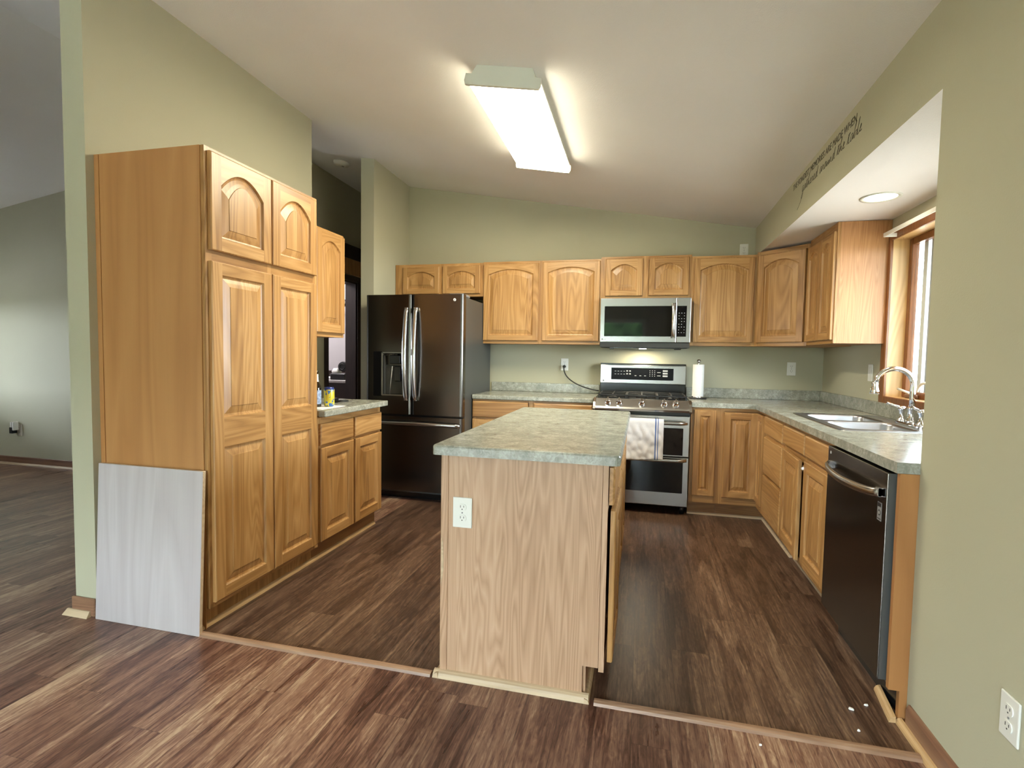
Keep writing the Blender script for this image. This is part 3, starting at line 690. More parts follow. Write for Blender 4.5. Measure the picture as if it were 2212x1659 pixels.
b = B(); b.box(-2.10, -2.00, FYD+.005, FYD+.05, 1.17, 1.245, 0, .006); b.box(-2.058, -1.998, FYD+.012, FYD+.03, 1.02, 1.15, 0, .006); b.lathe([(.012, FYD+.002), (.014, FYD+.01)], (-2.06, 0, 1.255), 'Y', 12); b.ob('dispenser_paddle', BLACK, dl)
b = B(); b.tube([(-2.078, FYD+.02, 1.15), (-2.115, FYD+.045, .915)], .0035, 8); b.ob('water_tube', PLATEGREY, dl)
b = B(); b.lathe([(.0, FYD-.004), (.012, FYD-.0035), (.013, FYD+.001)], (-1.512, 0, 1.708), 'Y', 20); b.lathe([(.004, FYD-.0045), (.004, FYD-.002)], (-1.508, 0, 1.711), 'Y', 12, 1); b.ob('badge', [PLATEGREY, SLOT], dr)
b = B(); b.box(FX1-.14, FX1-.006, FYD+.03, FYD+.19, 1.735, 1.763, 0, .008); b.ob('hinge_cover', GREYPLASTIC, fr)

# ------------------------------------------------------------------ range
RX0, RX1 = -.3745, .3815
rg = thing('gas_range', 'stainless double oven gas range with five knobs between the base cabinets', 'range', (0, 0, 0))
b = B(); b.box(RX0, RX1, 4.37, 4.96, .07, .905); b.ob('body', BLACK, rg)
for x in (RX0+.04, RX1-.04):
    for y in (4.42, 4.9):
        b = B(); b.lathe([(.02, 0), (.02, .07)], (x, y, 0), 'Z', 10); b.ob('foot', BLACK, rg)
b = B(); b.box(RX0, RX1, 4.385, 4.90, .905, .918, 0, .003); b.ob('cooktop', BLACK, rg)
b = B(); b.prism([(4.395, .922), (4.365, .922), (4.300, .862), (4.292, .848), (4.300, .832), (4.37, .832), (4.395, .85)], 'X', RX0+.002, RX1-.002); cp = b.ob('knob_panel', STEEL, rg)
b = B()
for x in (RX0-.004, RX1-.014):
    b.prism([(4.42, .926), (4.36, .926), (4.315, .895), (4.286, .862), (4.278, .842), (4.286, .826), (4.37, .826), (4.42, .85)], 'X', x, x+.018)
b.ob('end_trim', STEEL, rg)
ndir = Vector((0, -.06, .065)).normalized()
kx = (-.262, -.172, .005, .178, .267)
for x in kx:
    kb = B(); c0 = Vector((x, 4.332, .892)); rot = Vector((0, 0, 1)).rotation_difference(ndir).to_matrix().to_4x4()
    kb.lathe([(.026, -.002), (.027, .006), (.0245, .011), (.021, .013), (.020, .030), (.017, .034)], seg=24)
    kb.box(-.0055, .0055, -.02, .02, .030, .045, 1, .002)
    kb.bm.transform(Matrix.Translation(c0) @ rot); kb.ob('knob', [CHROME, STEEL], rg)
def ovendoor(name, z0, z1, gx0, gx1, gz0, gz1):
    b = B(); b.box(RX0+.004, RX1-.004, 4.33, 4.368, z0, z1, 0, .004, 2); o = b.ob(name, STEEL, rg)
    b = B(); b.box(gx0, gx1, 4.326, 4.334, gz0, gz1, 0, .003); b.ob('window', BLACKGLASS, o)
    return o
du = ovendoor('upper_door', .478, .800, RX0+.045, .330, .488, .705)
dlw = ovendoor('lower_door', .078, .470, RX0+.045, .335, .185, .440)
def ovenhandle(z, par):
    b = B(); loops = []
    for i in range(25):
        s = i/24; x = RX0+.02+(RX1-RX0-.04)*s; o_ = min(1, math.sin(PI*s)*4)**.5; yy = 4.331-.05*o_-.004*math.sin(PI*s)
        loops.append([(x, yy+.013*math.cos(a), z+.015*math.sin(a)) for a in [2*PI*k/10 for k in range(10)]])
    b.skin(loops, smooth=True); return b.ob('handle', STEEL, par)
ovenhandle(.748, du); ovenhandle(.452, dlw)
# back guard
b = B(); b.box(RX0+.002, RX1-.002, 4.905, 4.965, .905, 1.205, 0, .004); bgd = b.ob('backguard', BLACK, rg)
b = B(); b.box(RX0+.001, RX1-.001, 4.880, 4.915, 1.022, 1.193, 0, .006, 2); cpn = b.ob('control_console', STEEL, rg)
b = B(); b.box(-.272, .272, 4.877, 4.882, 1.058, 1.165, 0, .001); disp = b.ob('control_display', DISPLAYBLACK, cpn)
b = B(); yq = 4.8768
for r_ in range(2):
    for k in range(6): b.box(-.242+k*.026, -.228+k*.026, yq, yq+.0006, 1.132-r_*.026, 1.136-r_*.026+(.006 if k > 3 else 0))
for r_ in range(4):
    for k in range(3): b.box(.066+k*.021, .072+k*.021, yq, yq+.0006, 1.140-r_*.016, 1.146-r_*.016)
for k in range(3): b.box(-.065+k*.042, -.048+k*.042, yq, yq+.0006, 1.094, 1.098)
for k in range(2): b.box(.132, .162, yq, yq+.0006, 1.126-k*.03, 1.131-k*.03)
for k in range(3): b.box(.180, .222, yq, yq+.0006, 1.136-k*.023, 1.150-k*.023)
b.ob('key_legends', LEGEND, disp)
def text(body, size, mat, parent, loc, rot, name, ext=.0006, shear=0.0, align='LEFT'):
    cu = bpy.data.curves.new(name, 'FONT'); cu.body = body; cu.size = size; cu.extrude = ext; cu.shear = shear; cu.align_x = align
    o = bpy.data.objects.new(name, cu); COL.objects.link(o); o.data.materials.append(mat)
    o.rotation_euler = rot; o.location = loc
    if parent: o.parent = parent
    return o
def badge(parent, x, y, z, r):
    b = B(); b.lathe([(r, y-.0012), (r, y+.001)], (x, 0, z), 'Y', 18); o = b.ob('badge', GREYPLASTIC, parent)
    text('LG', r*2.3, GREYPLASTIC, parent, (x+r*1.5, y-.0006, z-r*.8), (PI/2, 0, 0), 'badge_lettering')
badge(cpn, -.342, 4.880, 1.046, .0075)
# grates
for gx0, gx1 in ((RX0+.03, -.125), (-.115, .122), (.132, RX1-.03)):
    b = B(); yA, yB2, zt = 4.44, 4.86, .952; rr = .0055
    for x in (gx0, gx1): b.box(x-rr, x+rr, yA, yB2, zt-.012, zt, 0, .002)
    for y in (yA, (yA+yB2)/2, yB2): b.box(gx0, gx1, y-rr, y+rr, zt-.012, zt, 0, .002)
    mx = (gx0+gx1)/2
    b.box(mx-rr, mx+rr, yA, yB2, zt-.010, zt+.002, 0, .002)
    for x in (gx0, gx1):
        for y in (yA, yB2): b.box(x-rr, x+rr, y-rr, y+rr, .9175, zt)
    b.ob('grate', BLACKMATTE, rg)
for x, y, r_ in ((-.245, 4.54, .045), (-.245, 4.77, .038), (.004, 4.65, .05), (.255, 4.54, .042), (.255, 4.77, .038)):
    b = B(); b.lathe([(r_, .918), (r_, .926), (r_*.75, .932), (r_*.7, .938), (.001, .938)], (x, y, 0), 'Z', 20); b.ob('burner', BLACKMATTE, rg)

# towel over the upper oven handle
b = B(); NU, NV = 34, 44; tx0, tw = -.175, .352; rows = []
for j in range(NV+1):
    s = j/NV; L = s*.62
    row = []
    for i in range(NU+1):
        u = i/NU; x = u*tw
        w1 = .006*math.sin(9*u+3*s)+.004*math.sin(17*u-6*s+1)+.007*math.sin(6*(u-s)*3.1)+.003*math.sin(31*u+23*s)
        if L < .17: yy, zz = 4.306-.0+.002*math.sin(8*u), .59+L+.0
        elif L < .22:
            a = PI*(L-.17)/.05; yy, zz = 4.2775+.0275*math.cos(a), .760+.020*math.sin(a)-.0
        else: yy, zz = 4.250-.002-abs(w1)*min(1, (L-.22)*6), .760-(L-.22)*(.305/.40) - (.006*math.sin(5*u) if s > .97 else 0)
        row.append((tx0+x, yy, zz))
    rows.append(row)
vs = [[b.bm.verts.new((p[0]-tx0, p[1], p[2])) for p in r_] for r_ in rows]
for j in range(NV):
    for i in range(NU): b.face([vs[j][i], vs[j][i+1], vs[j+1][i+1], vs[j+1][i]], 0, True)
o = b.ob('dish_towel', TOWEL, loc=(tx0, 0, 0)); md = o.modifiers.new('thickness', 'SOLIDIFY'); md.thickness = .003; md.offset = 0
tag(o, 'white dish towel with blue stripes hanging on the upper oven handle', 'towel')

# ------------------------------------------------------------------ microwave
mw = thing('microwave', 'stainless over-the-range microwave with black glass door', 'microwave', (0, 0, 0))
MX0, MX1 = -.362, .378
b = B(); b.box(MX0+.004, MX1-.004, 4.61, YB-.004, 1.345, 1.762); b.ob('body', BLACK, mw)
b = B(); b.box(MX0, .2655, 4.578, 4.61, 1.388, 1.76, 0, .004, 2); md_ = b.ob('door', STEEL, mw)
b = B(); b.box(.2675, MX1, 4.578, 4.61, 1.388, 1.76, 0, .004, 2); mc = b.ob('control_side', STEEL, mw)
b = B(); b.box(-.325, .240, 4.575, 4.58, 1.438, 1.692, 0, .001); b.ob('window', BLACKGLASS, md_)
b = B(); b.box(.2685, .344, 4.575, 4.58, 1.438, 1.692, 0, .001); kp = b.ob('keypad', BLACKGLASS, mc)
b = B()
for r_ in range(8):
    for k in range(3):
        if (r_*3+k) % 5 == 4: continue
        b.box(.281+k*.021, .288+k*.021, 4.5745, 4.5752, 1.630-r_*.023, 1.634-r_*.023)
b.ob('key_legends', LEGEND, kp)
b = B(); loops = []
for i in range(17):
    s = i/16; z = 1.425+.29*s; o_ = math.sin(PI*s)**.6; yy = 4.570-.035*o_; x = .240
    loops.append([(x-.017, yy+.004, z), (x-.012, yy-.006, z), (x+.012, yy-.006, z), (x+.017, yy+.004, z), (x+.012, yy+.01, z), (x-.012, yy+.01, z)])
b.skin(loops, smooth=True); b.box(.23, .25, 4.56, 4.579, 1.428, 1.448); b.box(.23, .25, 4.56, 4.579, 1.69, 1.71); b.ob('handle', STEEL_V, md_)
b = B(); b.prism([(4.585, 1.384), (4.60, 1.345), (4.96, 1.345), (4.96, 1.384)], 'X', MX0+.003, MX1-.003); b.ob('vent_housing', FRIDGESIDE, mw)
b = B(); b.box(-.28, -.24, 4.60, 4.66, 1.328, 1.346, 0, .004); b.box(.255, .31, 4.60, 4.66, 1.328, 1.346, 0, .004); b.box(-.24, .255, 4.61, 4.75, 1.336, 1.346); b.ob('underside_filters', BLACK, mw)
b = B(); b.box(-.03, .03, 4.63, 4.68, 1.332, 1.338); b.ob('task_lamp', emit('lit_task_lamp', (1, .9, .7), 14.0), mw)
l = bpy.data.lights.new('range_task_light', 'AREA'); l.energy = 2.2; l.color = (1, .87, .62); l.size = .08
o = bpy.data.objects.new('range_task_light', l); COL.objects.link(o); o.location = (0.0, 4.80, 1.325); o.parent = None
badge(md_, -.340, 4.578, 1.412, .007)

# ------------------------------------------------------------------ dishwasher
dw = thing('dishwasher', 'black stainless dishwasher at the near end of the sink counter', 'dishwasher', (0, 0, 0))
DY0, DY1, DX = 2.086, 2.690, .846
b = B(); b.box(DX+.05, 1.45, DY0+.006, DY1-.006, .09, .870); b.ob('tub', FRIDGESIDE, dw)
b = B(); b.box(DX, DX+.048, DY0, DY1, .125, .868, 0, .003, 2); dd = b.ob('door', BLACKSTEEL, dw)
b = B(); b.box(DX+.004, DX+.0485, DY0-.002, DY0+.0005, .126, .867); b.ob('door_edge', FRIDGESIDE, dd)
b = B(); b.box(DX+.075, DX+.09, DY0+.01, DY1-.01, 0, .11); b.ob('toe_kick', BLACK, dw)
b = B(); loops = []
for i in range(25):
    s = i/24; y = DY0+.035+(DY1-DY0-.07)*s; o_ = math.sin(PI*s)**.55; x = DX-.008-.042*o_; z = .790-.012*o_; hh = .017
    loops.append([(x, y, z-hh), (x-.008, y, z-hh*.6), (x-.008, y, z+hh*.6), (x, y, z+hh), (x+.01, y, z+hh*.6), (x+.01, y, z-hh*.6)])
b.skin(loops, smooth=True); b.box(DX-.012, DX+.001, DY0+.035, DY0+.06, .775, .805); b.box(DX-.012, DX+.001, DY1-.06, DY1-.035, .775, .805); b.ob('handle', STEEL, dd)
b = B(); b.box(DX-.0008, DX+.001, 2.118, 2.152, .685, .752); st = b.ob('sticker', GREYPLASTIC, dd)
b = B(); b.box(DX-.0014, DX-.0006, 2.122, 2.148, .735, .748); b.box(DX-.0014, DX-.0006, 2.122, 2.148, .690, .694); b.lathe([(.011, DX-.0014), (.011, DX-.0006)], (0, 2.135, .714), 'X', 16); b.lathe([(.006, DX-.0018), (.006, DX-.0012)], (0, 2.135, .714), 'X', 12, 1); b.ob('sticker_print', [SLOT, LEGEND], st)
b = B(); b.lathe([(.007, DX-.001), (.007, DX+.001)], (0, 2.655, .842), 'X', 14); b.ob('badge', LEGEND, dd)

# ------------------------------------------------------------------ sink and faucet
sk2 = thing('kitchen_sink', 'stainless double bowl sink set in the counter under the window', 'sink', (0, 0, 0))
ym = (SY0+SY1)/2
RX = (.955, 1.445, 2.915, 3.755)
bowls = ((1.005, 1.345, 2.965, ym-.022), (1.005, 1.345, ym+.022, 3.705))
b = B(); zt = .9185
b.skin([rrect(*RX, .03, .9142), rrect(RX[0]+.004, RX[1]-.004, RX[2]+.004, RX[3]-.004, .03, zt)], False, False)
# rim strips round the bowls
def strip(x0, x1, y0, y1): b.poly([(x0, y0, zt), (x1, y0, zt), (x1, y1, zt), (x0, y1, zt)])
e4 = .006
strip(RX[0]+e4, bowls[0][0], RX[2]+e4, RX[3]-e4); strip(bowls[0][1], RX[1]-e4, RX[2]+e4, RX[3]-e4)
strip(bowls[0][0], bowls[0][1], RX[2]+e4, bowls[0][2]); strip(bowls[0][0], bowls[0][1], bowls[0][3], bowls[1][2]); strip(bowls[0][0], bowls[0][1], bowls[1][3], RX[3]-e4)
b.ob('rim', SINKSTEEL, sk2)
for q in bowls:
    b = B(); rr_ = .05
    x0, x1, yy0, yy1 = q
    sq = rrect(x0, x1, yy0, yy1, .0005, zt)
    b.skin([sq, rrect(x0+.004, x1-.004, yy0+.004, yy1-.004, rr_, zt-.001), rrect(x0+.008, x1-.008, yy0+.008, yy1-.008, rr_, zt-.012), rrect(x0+.02, x1-.02, yy0+.02, yy1-.02, rr_, zt-.15), rrect(x0+.05, x1-.05, yy0+.05, yy1-.05, rr_, zt-.175)], False, True, smooth=True)
    o = b.ob('bowl', SINKSTEEL, sk2)
    b = B(); b.lathe([(.045, zt-.1745), (.042, zt-.172), (.02, zt-.1735)], ((x0+x1)/2, (yy0+yy1)/2, 0), 'Z', 20); b.ob('drain', CHROME, o)
FXc, FYc, FZ = 1.398, 3.215, zt
fa = thing('kitchen_faucet', 'chrome gooseneck faucet with lever handles behind the sink', 'faucet', (FXc, FYc, FZ))
b = B(); b.skin([rrect(-.028, .028, -.135, .135, .027, 0.0), rrect(-.028, .028, -.135, .135, .027, .010), rrect(-.022, .022, -.13, .13, .021, .016)]); b.ob('deck_plate', CHROME, fa)
b = B(); b.lathe([(.026, .015), (.024, .03), (.018, .04), (.017, .085), (.021, .09), (.021, .097), (.0145, .10)], (0, 0, 0), 'Z', 20); b.ob('base_collar', CHROME, fa)
b = B(); R_ = .088
pts = [(0, 0, .095), (0, 0, .15), (0, 0, .205)] + arcpts((-R_, 0, .215), R_, 0, PI*.94, 18)
b.tube(pts, .0135, 14); b.ob('spout', CHROME, fa)
ex, ez = pts[-1][0], pts[-1][2]
b = B(); b.lathe([(.012, .0), (.016, -.012), (.014, -.022), (.016, -.03), (.024, -.062), (.022, -.066)], (ex-.004, 0, ez), 'Z', 18); b.ob('spray_head', CHROME, fa)
for s_ in (-1, 1):
    b = B(); b.lathe([(.024, .015), (.022, .022), (.013, .032), (.012, .065), (.019, .078), (.019, .09), (.010, .098)], (0, s_*.105, 0), 'Z', 18)
    b.tube([(0, s_*.105, .088), (-.03, s_*.125, .098), (-.062, s_*.14, .112)], [.007, .006, .0075], 10); b.ob('handle', CHROME, fa)

# ------------------------------------------------------------------ window over the sink
wn = thing('window_1', 'oak trimmed window over the sink', 'window', (0, 0, 0)); wn['kind'] = 'structure'
WY0, WY1, WZ0, WZ1 = 2.45, 3.80, 1.02, 2.035
b = B(); cw = .065; xw = XR
def casing(b, inset, x0, x1, wd):
    a0, a1, c0, c1 = WY0+inset, WY1-inset, WZ0+inset, WZ1-inset
    b.box(x0, x1, a0-wd, a0, c0-wd, c1+wd, 0, .004); b.box(x0, x1, a1, a1+wd, c0-wd, c1+wd, 0, .004)
    b.box(x0, x1, a0, a1, c1, c1+wd, 0, .004); b.box(x0, x1, a0, a1, c0-wd, c0, 0, .004)
casing(b, .022, XR-.018, XR, cw); b.ob('casing', CASING, wn)
b = B(); g = .02
b.box(XR-.012, XR+.125, WY0, WY0+g, WZ0, WZ1); b.box(XR-.012, XR+.125, WY1-g, WY1, WZ0, WZ1); b.box(XR-.012, XR+.125, WY0+g, WY1-g, WZ1-g, WZ1); b.box(XR-.012, XR+.125, WY0+g, WY1-g, WZ0, WZ0+g); b.ob('jamb_liner', LINER, wn)
b = B(); casing(b, .060, XR+.085, XR+.125, .040); b.ob('sash', CASING, wn)
b = B(); b.box(XR+.105, XR+.110, WY0+.06, WY1-.06, WZ0+.06, WZ1-.06); b.ob('pane', PANE, wn)
b = B(); b.box(XR+.128, XR+.16, WY1-.15, WY1-.105, WZ0+.02, WZ1-.02); b.box(XR+.128, XR+.16, WY1-.22, WY1-.19, WZ0+.02, WZ1-.02, 1); b.box(XR+.128, XR+.16, WY0+.1, WY1-.1, WZ0-.02, WZ0+.055, 0); o = b.ob('outer_track', [VINYL, STRIPGREY], wn)
b = B(); b.box(XR+.055, XR+.085, 3.56, 3.68, WZ0+.0205, WZ0+.045, 0, .006); b.tube([(XR+.06, 3.60, WZ0+.05), (XR+.04, 3.63, WZ0+.062), (XR+.022, 3.675, WZ0+.075)], .007, 8, 1); b.tube(arcpts((XR+.062, 3.45, WZ0+.02), .10, .15*PI, .85*PI, 10, 'YZ'), .008, 8, 1); o = b.ob('crank', [TRIM_BROWN, WPLASTIC], wn)
b = B(); b.box(1.408, 1.416, 2.40, 3.70, 2.018, 2.042, 0, .002); b.box(1.408, XR-.001, 3.70, 3.706, 2.018, 2.042, 0, .001); b.box(1.408, XR-.001, 2.394, 2.40, 2.018, 2.042, 0, .001)
tag(b.ob('curtain_rod', WPLASTIC), 'flat white curtain rod across the top of the sink window', 'curtain rod')

# ------------------------------------------------------------------ lights that can be seen
def on_ceiling(x, y): return Vector((x, y, ceil_z(x, y)))
cxl, cyl_ = -.7225, 3.235
fx = thing('ceiling_light', 'long lit fluorescent fixture on the sloping ceiling', 'light', on_ceiling(cxl, cyl_))
ex_ = Vector((1, 0, -.168)).normalized(); ey_ = Vector((0, 1, -.02)).normalized(); ez_ = ex_.cross(ey_).normalized(); ey_ = ez_.cross(ex_)
fx.matrix_world = Matrix.Translation(on_ceiling(cxl, cyl_)) @ Matrix((ex_, ey_, ez_)).transposed().to_4x4()
Lh = .572
b = B(); b.prism([(-.15, -.001), (-.15, -.030), (-.193, -.042), (-.193, -.052), (.193, -.052), (.193, -.042), (.15, -.030), (.15, -.001)], 'Y', -Lh, Lh); b.ob('housing', WMETAL, fx)
b = B(); b.prism([(-.188, -.0522), (-.190, -.078), (-.175, -.097), (.175, -.097), (.190, -.078), (.188, -.0522)], 'Y', -Lh, Lh); o = b.ob('diffuser', [DIFFUSER, DIFFUSER_SIDE], fx)
for f in o.data.polygons:
    if f.normal.z > -.8: f.material_index = 1
for s_ in (-1, 1):
    b = B(); y_ = s_*Lh
    b.prism([(-.148, -.0005), (-.170, -.045), (-.200, -.045), (-.204, -.080), (-.196, -.100), (.196, -.100), (.204, -.080), (.200, -.045), (.170, -.045), (.148, -.0005)], 'Y', min(y_, y_+s_*.018), max(y_, y_+s_*.018)); b.ob('end_cap', WMETAL, fx)
rl = thing('recessed_light', 'round lit recessed light in the soffit over the sink', 'light', (1.228, 3.292, ZS))
b = B(); b.lathe([(.098, .0), (.096, -.006), (.078, -.004), (.076, .0)], seg=36, cap=False); b.ob('trim_ring', WMETAL, rl)
b = B(); b.lathe([(.077, -.0022), (.0765, -.0008)], seg=36); b.ob('lens', DOWNLIGHT, rl)
l = bpy.data.lights.new('downlight_beam', 'SPOT'); l.energy = 14; l.color = (1, .82, .56); l.spot_size = 2.2; l.spot_blend = .6; l.shadow_soft_size = .07
o = bpy.data.objects.new('downlight_beam', l); COL.objects.link(o); o.location = (1.228, 3.292, ZS-.01)
sd = thing('smoke_detector', 'round white smoke detector on the dim hall ceiling', 'smoke detector', on_ceiling(-2.765, 4.45)); sd.matrix_world = Matrix.Translation(on_ceiling(-2.765, 4.45)) @ Matrix((ex_, ey_, ez_)).transposed().to_4x4()
b = B(); b.lathe([(.072, 0), (.072, -.012), (.064, -.028), (.04, -.036), (.001, -.036)], seg=28); b.ob('body', WPLASTIC, sd)
b = B(); b.lathe([(.012, -.0355), (.011, -.041), (.001, -.041)], (.02, 0, 0), seg=12); b.ob('test_button', GREYPLASTIC, sd)

# ------------------------------------------------------------------ things on the counters
pt = thing('paper_towel_holder', 'white paper towel roll on a dark holder right of the range', 'paper towels', (.470, 4.76, .9143))
b = B(); b.lathe([(.075, 0), (.075, .006), (.068, .011), (.012, .012)], seg=28); b.ob('base', BLACKMATTE, pt)
b = B(); b.lathe([(.006, .011), (.006, .305), (.005, .31)], seg=12); b.lathe([(.006, .308), (.015, .315), (.017, .324), (.012, .334), (.001, .337)], seg=16); b.ob('rod', STEEL, pt)
b = B(); b.lathe([(.019, .018), (.046, .018), (.0465, .02), (.0465, .292), (.046, .294), (.019, .294)], seg=30); o = b.ob('roll', PAPER, pt); o['label'] = 'white paper roll'
b = B(); b.lathe([(.048, .008), (.05, .012), (.05, .02), (.046, .022)], seg=24); b.ob('retaining_ring', CHROME, pt)

bo = thing('beverage_bottle', 'dark glass bottle with white label beside the pantry', 'bottle', (-1.985, 2.905, .914))
b = B(); b.lathe([(.028, 0), (.031, .004), (.031, .115), (.027, .135), (.014, .165), (.0125, .215), (.014, .218), (.014, .228), (.001, .229)], seg=24); b.ob('glass_body', BOTTLEGLASS, bo)
b = B(); b.lathe([(.0315, .02), (.0318, .022), (.0318, .105), (.0315, .107)], seg=24, cap=False); b.ob('body_label', plain('blue_and_silver_label', (.25, .32, .48), .4, noise=.5, nscale=70), bo)
b = B(); b.lathe([(.0165, .160), (.0138, .172), (.0132, .205), (.0128, .207)], seg=24, cap=False); b.ob('neck_label', PAPER, bo)
cn = thing('beverage_can', 'yellow and blue can on white paper at the left counter', 'can', (-1.925, 2.955, .916))
b = B(); b.lathe([(.024, 0), (.031, .008), (.0325, .014), (.0325, .108), (.031, .114), (.027, .121), (.026, .1225), (.024, .119), (.001, .118)], seg=30); b.ob('can_body', CANMAT, cn)
b = B(); b.box(-.008, .008, -.012, .012, .1185, .1205, 0, .0008); b.ob('pull_tab', STEEL, cn)
b = B(); b.box(-2.08, -1.855, 2.775, 3.03, .9142, .9156); o = b.ob('paper_sheet', PAPER); tag(o, 'white paper lying under the can on the small counter', 'paper')
kh = thing('key_holder', 'small black gadget with strap lying behind the can', 'gadget', (-2.06, 3.19, .9142))
b = B(); b.box(-.03, .03, -.045, .045, 0, .032, 0, .006, 2); b.ob('case', BLACK, kh)
b = B(); b.tube([(.03, .0, .008), (.07, .02, .012), (.09, .06, .012), (.06, .09, .01), (.02, .06, .01)], .006, 8); b.ob('strap', RUBBER, kh)

# ------------------------------------------------------------------ little room seen through the hall doorway
v = thing('vanity_counter', 'dark counter seen through the hall doorway', 'counter', (0, 0, 0))
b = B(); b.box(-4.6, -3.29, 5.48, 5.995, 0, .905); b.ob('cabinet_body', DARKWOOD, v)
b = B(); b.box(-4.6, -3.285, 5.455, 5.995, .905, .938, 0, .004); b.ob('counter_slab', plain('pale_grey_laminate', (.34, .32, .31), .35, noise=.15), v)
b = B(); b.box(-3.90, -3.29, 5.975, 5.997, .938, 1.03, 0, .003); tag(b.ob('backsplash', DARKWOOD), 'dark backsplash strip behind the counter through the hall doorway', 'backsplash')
b = B(); b.skin([rrect(-3.74, -3.66, 5.66, 5.71, .02, .938), rrect(-3.745, -3.655, 5.655, 5.715, .024, .952), rrect(-3.73, -3.67, 5.67, 5.70, .014, .968)], smooth=True)
tag(b.ob('soap_bar', PLATEGREY), 'pale soap bar on the counter through the hall doorway', 'soap')
k = thing('storage_basket', 'black basket of odds and ends on the hall room counter', 'basket', (-3.50, 5.62, .938))
b = B(); b.box(-.10, .10, -.08, .08, 0, .075, 0, .008); b.ob('bin', BLACK, k)
b = B(); b.lathe([(.055, -.025), (.062, 0), (.055, .025)], (.03, 0, .155), 'Y', 22); b.tube(arcpts((.03, -.026, .155), .035, 0, 2*PI, 16), .006, 6); b.ob('round_mirror', RUBBER, k)
b = B(); b.skin([rrect(-.095, -.02, -.05, .05, .02, .07), rrect(-.10, -.015, -.055, .055, .02, .10), rrect(-.085, -.03, -.04, .04, .02, .135)], smooth=True); b.ob('folded_cloth', PAPER, k)
cr_ = thing('closet_rod', 'dark closet rod on a wall board through the hall doorway', 'rod', (0, 0, 0))
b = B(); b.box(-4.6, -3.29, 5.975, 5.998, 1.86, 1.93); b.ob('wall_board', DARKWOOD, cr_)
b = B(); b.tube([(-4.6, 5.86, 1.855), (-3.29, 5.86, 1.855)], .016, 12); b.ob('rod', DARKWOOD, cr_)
b = B(); b.box(-3.62, -3.59, 5.84, 5.976, 1.86, 1.90, 0, .004); b.ob('bracket', WPLASTIC, cr_)
l = bpy.data.lights.new('small_room_fill', 'POINT'); l.energy = 42; l.color = (1, .95, .95); l.shadow_soft_size = .12
o = bpy.data.objects.new('small_room_fill', l); COL.objects.link(o); o.location = (-4.1, 5.2, 2.4)  # fill light with no visible fixture, added to brighten the little room

# ------------------------------------------------------------------ lettering on the soffit
dc = thing('wall_decal', 'dark lettering about memories on the green soffit face', 'decal', (XS-.0006, 3.84, 2.35))
ROT = (PI/2, 0, -PI/2)
t1 = text('THE FONDEST MEMORIES ARE MADE WHEN', .052, DECAL, dc, (0, 0, 0.01), ROT, 'capital_line', .0004, .18)
bpy.context.view_layer.update()
wd = t1.dimensions.x; t1.scale = (1.055/wd, 1.0, 1.0)
# hand-drawn script line: each glyph is a list of strokes in a unit box (x advance, y up)
G = {
 'g': (.62, [[(.55, .45), (.35, .55), (.12, .35), (.2, .05), (.42, .08), (.55, .45), (.5, -.1), (.35, -.5), (.1, -.45), (.2, -.2), (.62, .1)]]),
 'a': (.62, [[(.52, .42), (.3, .52), (.1, .3), (.18, .03), (.38, .1), (.52, .45), (.48, .1), (.62, .08)]]),
 't': (.45, [[(.0, .1), (.25, .9), (.18, .25), (.26, .03), (.45, .1)], [(.05, .62), (.42, .66)]]),
 'h': (.62, [[(.0, .1), (.25, .8), (.28, 1.05), (.16, .9), (.1, .0), (.28, .42), (.42, .4), (.42, .08), (.62, .1)]]),
 'e': (.50, [[(.0, .1), (.2, .25), (.36, .42), (.24, .52), (.12, .3), (.18, .04), (.5, .12)]]),
 'r': (.45, [[(.0, .1), (.12, .5), (.2, .42), (.32, .45), (.26, .1), (.45, .1)]]),
 'd': (.66, [[(.5, .42), (.28, .52), (.1, .3), (.16, .03), (.36, .1), (.56, 1.05), (.48, .2), (.52, .04), (.66, .1)]]),
 'o': (.55, [[(.35, .5), (.14, .4), (.12, .08), (.34, .05), (.42, .35), (.3, .5), (.55, .42)]]),
 'u': (.62, [[(.0, .1), (.14, .48), (.14, .1), (.3, .05), (.46, .48), (.44, .08), (.62, .1)]]),
 'n': (.62, [[(.0, .1), (.12, .48), (.1, .0), (.28, .46), (.4, .42), (.4, .08), (.62, .1)]]),
 'b': (.58, [[(.0, .1), (.25, .8), (.28, 1.05), (.16, .9), (.12, .1), (.28, .03), (.4, .25), (.3, .42), (.58, .4)]]),
 'l': (.42, [[(.0, .1), (.24, .75), (.28, 1.05), (.16, .9), (.14, .15), (.24, .02), (.42, .1)]]),
 ' ': (.45, [])}
def script_line(s, parent, size, width):
    cu = bpy.data.curves.new('script_line', 'CURVE'); cu.dimensions = '3D'; cu.bevel_depth = .0026; cu.bevel_resolution = 1
    adv = sum(G[c][0] for c in s); k = width/adv; x = 0
    for ch in s:
        w_, strokes = G[ch]
        for stv in strokes:
            sp = cu.splines.new('NURBS'); sp.points.add(len(stv)-1); sp.use_endpoint_u = True; sp.order_u = 3; sp.resolution_u = 5
            for pnt, (u, v_) in zip(sp.points, stv): pnt.co = ((x+u)*k + v_*size*.35, v_*size, 0, 1)
        x += w_
    if True:
        sp = cu.splines.new('NURBS'); sp.points.add(2); sp.use_endpoint_u = True; sp.order_u = 3
        for pnt, co in zip(sp.points, ((.02, -.02, 0, 1), (-.02, -.06, 0, 1), (-.08, -.08, 0, 1))): pnt.co = co
    o = bpy.data.objects.new('script_line', cu); COL.objects.link(o); cu.materials.append(DECAL); o.parent = parent
    return o
t2 = script_line('gathered around the table', dc, .072, .92); t2.rotation_euler = ROT; t2.location = (0, -.20, -.06); t2.scale = (1, 1, .2)

